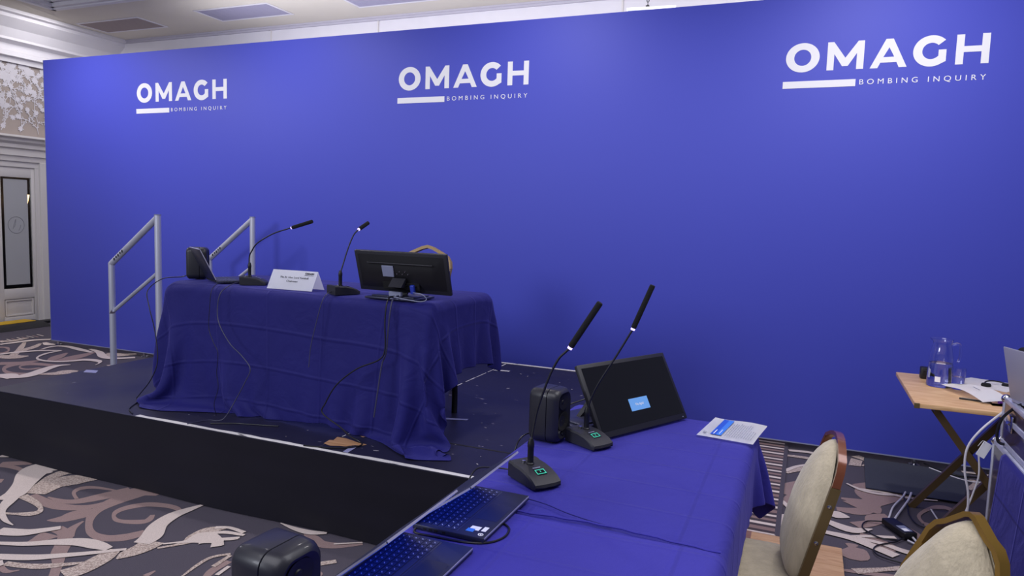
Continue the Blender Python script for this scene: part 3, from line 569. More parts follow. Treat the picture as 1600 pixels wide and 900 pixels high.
for i in range(110):
    x = rr.uniform(-4.4, -1.0); y = SY0+0.06+rr.random()**1.2*2.3
    if x < -3.3 and rr.random() < 0.85: continue
    s_ = rr.uniform(0.002, 0.0065)*(1.8 if rr.random() < 0.10 else 1); a = rr.uniform(0, PI); e_ = rr.uniform(1, 3)
    vs = []
    for j in range(5):
        b = 2*PI*j/5; u = s_*e_*math.cos(b)*rr.uniform(.7, 1.2); v = s_*math.sin(b)*rr.uniform(.7, 1.2)
        vs.append(bm.verts.new((x-SX0+u*math.cos(a)-v*math.sin(a), y-SY0+u*math.sin(a)+v*math.cos(a), SZ+0.001)))
    bm.faces.new(vs)
fk = obj('paint_flecks', bm, m_tape0, t, smooth=False); fk['kind'] = 'stuff'
def tape(pts, m, nm='tape_strip'):
    bm = nb(); A = [bm.verts.new((x-SX0, y-SY0, SZ+0.0016)) for x, y in pts]; bm.faces.new(A); return obj(nm, bm, m, t, smooth=False)
m_tape = mat('pale_tape', '8e8fb8', rough=0.5)
tape([(-4.508, 3.298), (-4.42, 3.325), (-4.475, 3.385), (-4.563, 3.362)], m_tape)
tape([(-1.87, 3.455), (-1.70, 3.52), (-1.705, 3.545), (-1.88, 3.49)], m_tape)
tape([(-2.12, 4.81), (-2.0, 4.83), (-2.0, 4.86), (-2.11, 4.85)], m_strip)
tape([(-1.985, 2.755), (-1.955, 2.75), (-1.965, 2.835), (-1.995, 2.835)], m_tape)
# black front skirt, hung in shallow sagging folds, open behind the white strip
bm = nb(); nx_, nz_ = 150, 14
G = [[None]*(nz_+1) for _ in range(nx_+1)]
for i in range(nx_+1):
    x = (SX1-SX0)*i/nx_
    for j in range(nz_+1):
        f = j/nz_; z = (SZ-0.002)*(1-f)+0.004*f
        y = -0.006-0.010*f-0.007*math.sin(x*2.1+f*5)*f-0.006*math.sin(x*5.2-f*9+1)*f-0.004*math.sin(x*1.1+f*14)*f*(1-f)*3
        G[i][j] = bm.verts.new((x, y, z))
for i in range(nx_):
    for j in range(nz_): bm.faces.new((G[i][j], G[i+1][j], G[i+1][j+1], G[i][j+1]))
obj('front_skirt', bm, m_skirt, t)
bm = nb(); box(bm, (0.0, 0.01, 0.003), (0.006, SY1-SY0-.01, SZ-0.042)); obj('side_skirt', bm, m_skirt, t)
bm = nb(); box(bm, (SX1-SX0-0.02, 0.01, 0.003), (SX1-SX0-0.012, SY1-SY0-.01, SZ-0.042)); obj('side_skirt', bm, m_skirt, t)
# step handrails
def rail(y, lbl):
    t = thing('stair_handrail', lbl, 'handrail', (-5.07, y, 0), 0, 'handrails of the stage steps')
    r = 0.024
    bm = nb(); tube(bm, [(0, 0, 0.0), (0, 0, 1.092)], r, 20); obj('lower_post', bm, m_alu, t)
    bm = nb(); tube(bm, [(0.505, 0, 0.15), (0.505, 0, 1.480)], r, 20); obj('upper_post', bm, m_alu, t)
    bm = nb(); lathe(bm, [(0, 1.4795), (r*1.06, 1.4795), (r*1.06, 1.486), (0, 1.487)], 20, (0.505, 0, 0)); obj('end_cap', bm, m_grey, t)
    bm = nb(); tube(bm, [(0, 0, 1.085), (0.505, 0, 1.462)], r, 20); h = obj('top_rail', bm, m_alu, t)
    bm = nb()
    for i in range(5):
        q = Vector((0.06+i*0.022, -r-0.0006, 1.085+(0.06+i*0.022)*0.7465)); box(bm, q+Vector((-.006, -.0006, -.014+.004*(i % 2))), q+Vector((.006, .001, .006)), M=None)
    obj('black_scrawl', bm, m_blk, h)
    bm = nb(); tube(bm, [(0.0, 0, 0.700), (0.505, 0, 1.045)], 0.0145, 16); obj('middle_rail', bm, m_alu, t)
    bm = nb(); tube(bm, [(-0.004, -0.006, 0.69), (0.02, -0.006, 0.715)], 0.019, 12); obj('weld_collar', bm, m_chrome, t)
rail(3.97, 'aluminium stair handrail nearest the left stage edge, in front')
rail(4.97, 'aluminium stair handrail beside the backdrop, behind the draped table')

# ------------------------------------------------------------------ cloth draping (position based, run here)
def drape(name, m, hx, hy, top, floor, X, Y, yfun=None, xfun=None, steps=190, iters=10, parent=None, loc=None, rz=0, rc=0.012, seed=1, grav=9.8, spread=0.3):
    """cloth over a box table of half size hx, hy and height top, both centred on the origin; X, Y = flat rest coordinates"""
    nx, ny = len(X), len(Y)
    U = np.zeros((nx, ny, 3)); U[:, :, 0] = np.array(X)[:, None]; U[:, :, 1] = np.array(Y)[None, :]
    if yfun: U[:, :, 1] = yfun(U[:, :, 0], U[:, :, 1])
    if xfun: U[:, :, 0] = xfun(U[:, :, 0], U[:, :, 1])
    rs = np.random.RandomState(seed)
    ex = U[:, :, 0]-np.clip(U[:, :, 0], -hx, hx); ey = U[:, :, 1]-np.clip(U[:, :, 1], -hy, hy); dd = np.hypot(ex, ey)+1e-9
    P = U.copy(); P[:, :, 0] -= ex*(1-spread); P[:, :, 1] -= ey*(1-spread)
    P[:, :, 2] = top+0.004-dd*math.sqrt(1-spread*spread); P += (rs.rand(nx, ny, 3)-0.5)*0.003; V = np.zeros_like(P)
    low = np.minimum(P[:, :, 2]-floor-0.01, 0); P[:, :, 2] -= low
    cons = []
    def add(di, dj, k):
        for par in (0, 1):
            sl = lambda a, n, d: a
            i0 = np.arange(0, nx-abs(di)); j0 = np.arange(0, ny-abs(dj))
            if di: i0 = i0[((i0//abs(di)) % 2) == par]
            else: j0 = j0[((j0//abs(dj)) % 2) == par]
            if not len(i0) or not len(j0): continue
            ia = np.ix_(i0, j0 + (abs(dj) if dj < 0 else 0)); ib = np.ix_(i0+di, j0+(0 if dj < 0 else dj))
            if di and not dj: ib = np.ix_(i0+di, j0)
            rest = np.linalg.norm(U[ia]-U[ib], axis=-1)
            cons.append((ia, ib, rest, k))
    add(1, 0, 1); add(0, 1, 1); add(1, 1, 0.6); add(1, -1, 0.6); add(2, 0, 0.28); add(0, 2, 0.28)
    dt = 1/55
    for st in range(steps):
        V[:, :, 2] -= grav*dt; V *= 0.985 if st < steps*0.7 else 0.93
        Q = P+V*dt
        for it in range(iters):
            for ia, ib, rest, k in cons:
                d = Q[ib]-Q[ia]; L = np.linalg.norm(d, axis=-1)+1e-9
                c = (0.5*k*(L-rest)/L)[..., None]*d
                if k < 0.3: c = np.where((L > rest)[..., None], 0, c)
                Q[ia] += c; Q[ib] -= c
            # table box with rounded rim
            q = np.stack([np.abs(Q[..., 0])-(hx-rc), np.abs(Q[..., 1])-(hy-rc), Q[..., 2]-(top-rc)], -1)
            o_ = np.maximum(q, 0); ln = np.linalg.norm(o_, axis=-1); ins = q.max(-1)
            sd = np.where(ins > 0, ln, ins)-rc
            hit = sd < 0.004
            if hit.any():
                n_ = np.where((ins > 0)[..., None], o_/(ln[..., None]+1e-9), (q == q.max(-1, keepdims=True)).astype(float))
                n_[..., 0] *= np.sign(Q[..., 0]+1e-12); n_[..., 1] *= np.sign(Q[..., 1]+1e-12)
                Q += np.where(hit[..., None], n_*(0.004-sd)[..., None], 0)
            fl_ = Q[..., 2] < floor+0.004
            Q[..., 2] = np.where(fl_, floor+0.004, Q[..., 2])
        ontop = hit & (Q[..., 2] > top-0.003)
        fr = (ontop*0.92)[..., None]
        Q[..., :2] = Q[..., :2]*(1-fr)+P[..., :2]*fr
        fr = (fl_*0.5)[..., None]
        Q[..., :2] = Q[..., :2]*(1-fr)+P[..., :2]*fr
        fr = ((hit & ~ontop)*0.35)[..., None]
        Q = Q*(1-fr)+P*fr
        V = (Q-P)/dt; P = Q
    bm = bmesh.new(); uvl = bm.loops.layers.uv.new('UVMap')
    vs = [[bm.verts.new(P[i, j]) for j in range(ny)] for i in range(nx)]
    for i in range(nx-1):
        for j in range(ny-1):
            f = bm.faces.new((vs[i][j], vs[i+1][j], vs[i+1][j+1], vs[i][j+1]))
            for lp, (a, b) in zip(f.loops, ((i, j), (i+1, j), (i+1, j+1), (i, j+1))): lp[uvl].uv = (U[a, b, 0], U[a, b, 1])
    me = bpy.data.meshes.new(name); bm.to_mesh(me); bm.free(); me.materials.append(m)
    me.polygons.foreach_set('use_smooth', [True]*len(me.polygons))
    o = bpy.data.objects.new(name, me); C.objects.link(o)
    if loc: o.location = loc
    o.rotation_euler = (0, 0, rz)
    md = o.modifiers.new('thickness', 'SOLIDIFY'); md.thickness = 0.0015; md.offset = 1
    md = o.modifiers.new('smooth', 'SUBSURF'); md.levels = 1; md.render_levels = 1
    return o

# ------------------------------------------------------------------ tables under the cloths
T1 = (-2.563, 3.386); T1R = -0.0286; T1Z = 1.108
def folding_table(lbl, loc, rz, hx, hy, top):
    t = thing('folding_table', lbl, 'table', loc, rz)
    bm = nb(); box(bm, (-hx, -hy, top-0.035), (hx, hy, top), 0.008); obj('tabletop', bm, m_white, t)
    for s in (-1, 1):
        x = s*(hx-0.16)
        bm = nb()
        tube(bm, [(x, -hy*0.62, top-0.04), (x, -hy*0.62, 0.24)], 0.016, 12); tube(bm, [(x, hy*0.62, top-0.04), (x, hy*0.62, 0.24)], 0.016, 12)
        tube(bm, [(x, -hy*0.80, 0.0), (x, -hy*0.80, 0.13), (x, -hy*0.76, 0.19), (x, -hy*0.62, 0.215), (x, 0, 0.22), (x, hy*0.62, 0.215), (x, hy*0.76, 0.19), (x, hy*0.80, 0.13), (x, hy*0.80, 0.0)], 0.017, 12, 5)
        obj('leg', bm, m_blk, t)
        bm = nb(); tube(bm, [(x, 0, 0.3), (x*0.45, 0, top-0.05)], 0.009, 8); obj('brace', bm, m_blk, t)
    return t
folding_table('folding table on the stage under the blue cloth', (T1[0], T1[1], SZ), T1R, 0.875, 0.335, T1Z-SZ-0.016)
xs = np.linspace(-0.91-0.31, 0.91+0.30, 98); ys = np.linspace(0, 1, 68)
def yf(X, Y):
    fr = np.interp(X, [-1.25, -1.0, -0.8, 0.3, 0.72, 1.0, 1.22], [0.40, 0.57, 0.615, 0.475, 0.51, 0.60, 0.62])
    return -0.366-fr+Y*(0.366*2+fr+0.15)
c1 = drape('stage_tablecloth', m_cloth2, 0.906, 0.363, T1Z-SZ-0.006, 0.0, xs, ys, yfun=yf, loc=(T1[0], T1[1], SZ), rz=T1R, steps=120, iters=14)
tag(c1, 'dark blue creased cloth draped over the table on the stage', 'tablecloth')
DZ = 0.738
DX0, DX1, DY0, DY1 = -0.905, -0.135, 0.55, 2.955
for y0, y1, lb in ((1.735, DY1-0.03, 'folding table under the far blue cloth of the desk row'), (DY0+0.01, 1.725, 'folding table under the near blue cloth of the desk row')):
    folding_table(lb, ((DX0+DX1)/2, (y0+y1)/2, 0.0), PI/2, (y1-y0)/2, (DX1-DX0)/2-0.035, DZ-0.016)
# far cloth: its near end lies beneath the near cloth; near cloth laid on top
dcx, dcy = (DX0+DX1)/2, (DY0+DY1)/2; dhx, dhy = (DX1-DX0)/2, (DY1-DY0)/2
xs = np.linspace(-dhx-0.30, dhx+0.215, 54); ys = np.linspace(1.60-dcy, dhy+0.17, 60)
c2 = drape('desk_tablecloth', m_cloth, dhx, dhy, DZ-0.006, 0.0, xs, ys, loc=(dcx, dcy, 0), steps=110, iters=12, seed=3)
tag(c2, 'bright blue cloth on the far end of the desk row, under the monitor', 'tablecloth')
xs = np.linspace(-dhx-0.30, dhx+0.46, 60); ys = np.linspace(-dhy-0.3, 1.735-dcy, 84)
c3 = drape('desk_tablecloth', m_cloth1, dhx+0.005, dhy+0.005, DZ+0.001, 0.0, xs, ys, yfun=lambda X, Y: Y+np.where(Y > 0, 0.012*np.sin(X*9+1), 0), loc=(dcx, dcy, 0), steps=110, iters=12, seed=5)
tag(c3, 'bright blue cloth on the near end of the desk row, under the laptops', 'tablecloth')
bm = nb(); tube(bm, [(DX0+0.02+(DX1-DX0-0.03)*i/24-dcx, 1.731+0.012*math.sin((DX0+(DX1-DX0)*i/24-dcx)*9+1)+0.003*math.sin(i*2.1)-dcy, DZ+0.0075) for i in range(25)], 0.0032, 6)
obj('hem', bm, m_cloth1, c3)
bm = nb(); bm.faces.new([bm.verts.new(p) for p in ((-0.16, -0.06, 0.0), (0.16, 0.02, 0.0), (0.14, 0.17, 0.004), (-0.12, 0.16, 0.002))])
bmesh.ops.solidify(bm, geom=bm.faces[:], thickness=0.0015)
tag(obj('paper_sheet', bm, m_sheetw, loc=(-2.30, 3.40, SZ+0.004)), 'white sheet lying on the stage floor under the tablecloth hem', 'paper')

# ------------------------------------------------------------------ gooseneck conference microphones
def microphone(lbl, loc, rz, path, head_r=0.0095, ring=True, tube_h=0.075, led=True):
    """path: world points of the neck; base nose points along local +x"""
    t = thing('gooseneck_microphone', lbl, 'microphone', loc, rz, 'gooseneck conference microphones')
    R_ = Matrix.Rotation(-rz, 4, 'Z'); P = [R_ @ (Vector(p)-Vector(loc)) for p in path]
    prof = [(-0.040, 0.0), (0.105, 0.0), (0.112, 0.006), (0.108, 0.014), (0.085, 0.026), (0.055, 0.037), (0.02, 0.043), (-0.012, 0.044), (-0.018, 0.047), (-0.040, 0.047)]
    bm = nb(); sec = []
    for k, yy in enumerate((-0.050, -0.046, -0.02, 0.02, 0.046, 0.050)):
        sh = 0.006 if k in (0, 5) else 0.0
        cut = {0: 0.020, 1: 0.008, 2: 0, 3: 0, 4: 0.008, 5: 0.020}[k]
        sec.append([bm.verts.new((min(x, 0.112-cut), yy, max(0.0, z-sh if z > 0.01 else z))) for x, z in prof])
    for a in range(5):
        for i in range(len(prof)): bm.faces.new((sec[a][i], sec[a][(i+1) % len(prof)], sec[a+1][(i+1) % len(prof)], sec[a+1][i]))
    bm.faces.new(sec[0]); bm.faces.new(sec[-1][::-1])
    b = obj('base', bm, m_blk2, t, ang=28)
    d = Vector((0.030, 0, -0.011)).normalized()
    Mx = frame((0.062, 0, 0.0352), (0, 1, 0), (-d.x, -d.y, -d.z))
    bm = nb(); box(bm, (-0.017, -0.013, 0), (0.017, 0.013, 0.0012), 0.0005, 1, M=Mx); pn = obj('button_panel', bm, m_scr, b)
    bm = nb()
    for a_, c_ in (((-0.016, -0.010), (0.016, -0.0078)), ((-0.016, 0.0078), (0.016, 0.010)), ((-0.016, -0.010), (-0.0138, 0.010)), ((0.0138, -0.010), (0.016, 0.010)), ((-0.001, -0.003), (0.001, 0.004))):
        box(bm, (a_[0], a_[1], 0.0010), (c_[0], c_[1], 0.0018), M=Mx)
    obj('led_outline', bm, m_led if led else m_grey, b)
    bm = nb(); box(bm, (-0.017, 0.017, 0.0015), (0.010, 0.020, 0.0022), M=Mx); obj('maker_mark', bm, m_grey, b)
    p0 = P[0]
    bm = nb(); lathe(bm, [(0, 0.040), (0.0125, 0.040), (0.0125, 0.046), (0.0095, 0.049), (0.0095, 0.049+tube_h*0.6), (0.0105, 0.052+tube_h*0.6), (0.0105, 0.049+tube_h*0.8), (0.006, 0.049+tube_h), (0, 0.05+tube_h)], 18, (p0.x, p0.y, 0)); obj('connector_stem', bm, m_blk, t)
    bm = nb(); lathe(bm, [(0, 0.044), (0.006, 0.044), (0.006, 0.051), (0, 0.052)], 10, (p0.x-0.018, p0.y-0.012, 0)); obj('release_button', bm, m_chrome, t)
    bm = nb(); tube(bm, [Vector((p0.x, p0.y, 0.049+tube_h*0.9))]+P[1:-1], 0.0036, 10, 7); obj('gooseneck', bm, m_blk, t)
    a, e = P[-2], P[-1]; d = (e-a).normalized()
    bm = nb(); tube(bm, [a-d*0.004, a+d*0.004], 0.0075, 14); obj('light_ring', bm, m_ring, t)
    bm = nb(); tube(bm, [a+d*0.0035, a+d*0.009, e-d*0.003, e], [head_r*0.9, head_r, head_r, head_r*0.86], 16); obj('microphone_head', bm, m_foam, t)
    return t
microphone('black gooseneck microphone on the desk row, nearest the open laptops', (-0.745, 1.985, DZ+0.006), math.radians(-35),
    [(-0.739, 1.98, 0.76), (-0.741, 1.99, 0.865), (-0.729, 2.0, 0.953), (-0.696, 2.0, 1.056), (-0.669, 2.0, 1.114), (-0.646, 2.0, 1.14), (-0.633, 2.0, 1.154), (-0.547, 2.0, 1.295)])
microphone('black gooseneck microphone on the desk row, in front of the tilted monitor', (-0.703, 2.415, DZ+0.006), math.radians(-29),
    [(-0.693, 2.42, 0.787), (-0.690, 2.42, 0.862), (-0.682, 2.42, 0.895), (-0.656, 2.42, 0.956), (-0.591, 2.42, 1.071), (-0.541, 2.42, 1.164), (-0.48, 2.42, 1.32)])
microphone('black gooseneck microphone beside the laptop on the stage table', (-2.965, 3.19, T1Z+0.004), math.radians(34),
    [(-2.962, 3.2, 1.126), (-2.965, 3.2, 1.243), (-2.962, 3.2, 1.275), (-2.948, 3.2, 1.300), (-2.905, 3.2, 1.35), (-2.799, 3.2, 1.405), (-2.70, 3.2, 1.436), (-2.66, 3.2, 1.446), (-2.521, 3.2, 1.485)], 0.0105, led=False)
microphone('black gooseneck microphone between the name card and monitor on the stage table', (-2.262, 3.085, T1Z+0.004), math.radians(62),
    [(-2.252, 3.09, 1.158), (-2.248, 3.09, 1.235), (-2.245, 3.10, 1.262), (-2.235, 3.13, 1.348), (-2.222, 3.16, 1.42), (-2.210, 3.19, 1.452), (-2.190, 3.25, 1.489)], 0.0105, led=False)

# ------------------------------------------------------------------ small loudspeakers
def speaker(lbl, loc, rz, knobs=True):
    """front baffle faces local +x; 0.121 wide (y), 0.115 deep (x), 0.192 tall"""
    t = thing('loudspeaker', lbl, 'loudspeaker', loc, rz, 'small graphite loudspeakers')
    D, W_, Ht = 0.118, 0.122, 0.192
    def rr(w_, h_, r, n=6):
        P = []
        for cx, cz, a0 in ((w_/2-r, h_/2-r, 0), (-w_/2+r, h_/2-r, PI/2), (-w_/2+r, -h_/2+r, PI), (w_/2-r, -h_/2+r, 1.5*PI)):
            for i in range(n+1): a = a0+PI/2*i/n; P.append((cx+r*math.cos(a), cz+r*math.sin(a)))
        return P
    def ring(bm, x, w_, h_, r): return [bm.verts.new((x, y, z+Ht/2)) for y, z in rr(w_, h_, r)]
    def loft(bm, rings, cap0=True, cap1=True):
        for a, b in zip(rings, rings[1:]):
            for i in range(len(a)): bm.faces.new((a[i], a[(i+1) % len(a)], b[(i+1) % len(a)], b[i]))
        if cap0: bm.faces.new(rings[0][::-1])
        if cap1: bm.faces.new(rings[-1])
    bm = nb()
    loft(bm, [ring(bm, x, W_-2*i_, Ht-2*i_, r) for x, i_, r in ((-D/2, 0.014, 0.022), (-D/2+0.006, 0.005, 0.026), (-D/2+0.016, 0.0, 0.028), (D/2-0.045, 0.0, 0.03), (D/2-0.044, 0.0012, 0.03))])
    obj('rear_shell', bm, m_spk, t)
    bm = nb()
    loft(bm, [ring(bm, x, W_-2*i_, Ht-2*i_, r) for x, i_, r in ((D/2-0.0425, 0.0012, 0.03), (D/2-0.0415, 0.0, 0.03), (D/2-0.018, 0.001, 0.032), (D/2-0.006, 0.006, 0.032), (D/2, 0.014, 0.03), (D/2-0.002, 0.019, 0.028), (D/2-0.008, 0.026, 0.026))])
    f = obj('front_shell', bm, m_spk, t)
    Mx = Matrix.Rotation(PI/2, 4, 'Y')
    bm = nb(); lathe(bm, [(0.043, 0.0), (0.036, -0.002), (0.020, -0.012), (0.012, -0.016), (0.009, -0.010), (0.0, -0.008)], 28)
    for v in bm.verts: v.co = Vector((D/2-0.0035+v.co.z*0.5, v.co.x*0.95, v.co.y*0.8+0.073+0.001))
    obj('woofer_cone', bm, m_foam, f)
    bm = nb(); lathe(bm, [(0.030, 0.0), (0.016, -0.006), (0.009, -0.008), (0.007, -0.004), (0.0, -0.003)], 24)
    for v in bm.verts: v.co = Vector((D/2-0.004+v.co.z*0.5, v.co.x*1.15, v.co.y*0.9+0.143))
    obj('tweeter', bm, m_blk, f)
    bm = nb()
    for i in range(5): box(bm, (-D/2-0.001, -0.03, 0.03+i*0.012), (-D/2+0.003, 0.0, 0.034+i*0.012))
    for i in range(5): box(bm, (-D/2-0.0015, 0.018, 0.036+i*0.010), (-D/2+0.002, 0.024, 0.039+i*0.010))
    obj('control_panel', bm, m_grey, t)
    bm = nb(); lathe(bm, [(0, 0.0), (0.012, 0.0), (0.012, 0.008), (0, 0.009)], 18)
    for v in bm.verts: v.co = Vector((D/2-0.005+v.co.z*0.4, v.co.x*0.7+0.0, v.co.y*0.7+0.030))
    obj('volume_knob', bm, m_chrome, f)
    bm = nb(); box(bm, (-D/2+0.012, -0.042, -0.0), (D/2-0.022, 0.042, 0.003), 0.001, 1); obj('foot_pad', bm, m_foam, t)
    return t
speaker('black loudspeaker standing on the desk row beside the tilted monitor', (-0.822, 2.385, DZ+0.004), math.radians(-8))
speaker('black loudspeaker at the left edge of the stage table behind the laptop', (-3.428, 3.268, T1Z+0.004), math.radians(38))
speaker('black loudspeaker on the nearest corner of the desk row, cut off by the photo bottom', (-0.850, 0.985, DZ+0.006), math.radians(-4))

# ------------------------------------------------------------------ flat monitors
def monitor(lbl, loc, rz, w_, h_, zb, tilt, grp, base, dialog=False, back_detail=False):
    """bottom edge along local +x from the origin, screen faces local -y, leans back towards local +y"""
    t = thing('computer_monitor', lbl, 'monitor', loc, rz, grp)
    u = Vector((0, math.sin(tilt), math.cos(tilt))); bk = Vector((0, math.cos(tilt), -math.sin(tilt)))
    def F(x, v, d): return Vector((x, 0, zb))+u*v+bk*d
    Mx = Matrix(((1, 0, 0, 0), (0, u.y, bk.y, 0), (0, u.z, bk.z, zb), (0, 0, 0, 1)))   # (x, v, d)
    bm = nb(); box(bm, (0, 0, 0.0), (w_, h_, 0.018), 0.004, 2, M=Mx); obj('bezel', bm, m_blk2, t)
    bm = nb()
    fr = [(0.015, 0.02), (w_-0.015, 0.02), (w_-0.015, h_-0.015), (0.015, h_-0.015)]; bkp = [(0.09, 0.06), (w_-0.09, 0.06), (w_-0.09, h_-0.07), (0.09, h_-0.07)]
    A = [bm.verts.new(Mx @ Vector((x, v, 0.017))) for x, v in fr]; B = [bm.verts.new(Mx @ Vector((x, v, 0.040))) for x, v in bkp]
    bm.faces.new(A[::-1]); bm.faces.new(B)
    for i in range(4): bm.faces.new((A[i], A[(i+1) % 4], B[(i+1) % 4], B[i]))
    bc = obj('back_cover', bm, m_blk, t)
    bm = nb(); box(bm, (0.016, 0.024, -0.0012), (w_-0.016, h_-0.016, 0.0004), M=Mx); sc = obj('screen', bm, m_scr, t)
    bm = nb(); box(bm, (w_-0.03, 0.008, -0.001), (w_-0.024, 0.011, 0.0)  , M=Mx); obj('power_light', bm, m_grey, t)
    if dialog:
        cx, cv = w_*0.505, h_*0.345
        bm = nb(); box(bm, (cx-0.055, cv-0.024, -0.0022), (cx+0.055, cv+0.024, -0.0014), M=Mx); dg = obj('dialog_box', bm, m_dlg, sc)
        textobj('dialog_text', 'No signal', 0.014, m_sheetw, sc, Mx @ frame((cx-0.022, cv-0.005, -0.0026), (1, 0, 0), (0, 1, 0)) , width=0.045)
    bx0, bx1, by0, by1 = base
    nk = F(w_/2, h_*0.38, 0.045); cxm = (bx0+bx1)/2
    bm = nb(); bar(bm, [nk, Vector((w_/2, nk.y+0.03, nk.z-0.03)), Vector(((w_/2+cxm)/2, (by0+by1)/2+0.0, 0.06)), Vector((cxm, (by0+by1)/2, 0.012))], (1, 0, 0), 0.075, 0.018); obj('stand_neck', bm, m_blk2, t)
    bm = nb(); box(bm, (bx0, by0, 0), (bx1, by1, 0.011), 0.004, 2); box(bm, (bx0+0.02, by0+0.02, 0.009), (bx1-0.02, by1-0.03, 0.018), 0.006, 2); obj('stand_base', bm, m_lapt, t)
    if back_detail:
        bm = nb(); box(bm, (w_*0.13, h_*0.745, 0.040), (w_*0.84, h_*0.775, 0.047), 0.002, 1, M=Mx); obj('light_strip', bm, m_blk2, t)
        bm = nb(); box(bm, (w_*0.555, h_*0.43, 0.041), (w_*0.68, h_*0.705, 0.047), 0.002, 1, M=Mx); obj('grey_rating_plate', bm, m_grey, t)
        bm = nb(); box(bm, (w_*0.30, h_*0.12, 0.038), (w_*0.70, h_*0.30, 0.043), 0.002, 1, M=Mx)
        for i in range(5): box(bm, (w_*(0.33+0.05*i), h_*0.22, 0.042), (w_*(0.36+0.05*i), h_*0.25, 0.046), 0.0, M=Mx)
        obj('port_bay', bm, m_foam, t)
        bm = nb()
        for i in range(6): box(bm, (w_*(0.40+0.03*i), h_*(0.5+0.06*(i % 2)), 0.041), (w_*(0.40+0.03*i)+0.005, h_*(0.5+0.06*(i % 2))+0.004, 0.044), M=Mx)
        obj('mount_screws', bm, m_chrome, t)
        bm = nb(); box(bm, (w_*0.345, h_*0.06, 0.045), (w_*0.385, h_*0.27, 0.062), 0.002, 1, M=Mx); obj('blue_plug', bm, mat('vga_blue', '2b3fb0', rough=0.4), t)
        tube_pts = [F(w_*0.36, h_*0.08, 0.056), F(w_*0.33, h_*0.13, 0.075), F(w_*0.24, h_*0.12, 0.08), F(w_*0.20, 0.0, 0.08), Vector((w_*0.26, 0.10, 0.006)), Vector((w_*0.5, 0.12, 0.022))]
        bm = nb(); tube(bm, tube_pts, 0.0022, 8, 7); obj('signal_cable', bm, m_grey, t)
        bm = nb(); box(bm, (bx0+0.085, by1-0.03, 0.018), (bx0+0.155, by1-0.012, 0.042), 0.002, 1); obj('cable_clip_plate', bm, m_grey, t)
    return t
monitor('large tilted monitor showing a small blue box, at the far end of the desk row', (-0.640, 2.443, DZ+0.006), math.radians(63.0), 0.515, 0.285, 0.004, math.radians(29.5),
        None, (0.02, 0.27, 0.13, 0.335), dialog=True)
monitor('black monitor seen from behind on the stage table', (-1.592, 3.100, T1Z+0.004), PI-0.01, 0.530, 0.214, 0.040, math.radians(17.5),
        None, (0.17, 0.46, -0.12, 0.085), back_detail=True)

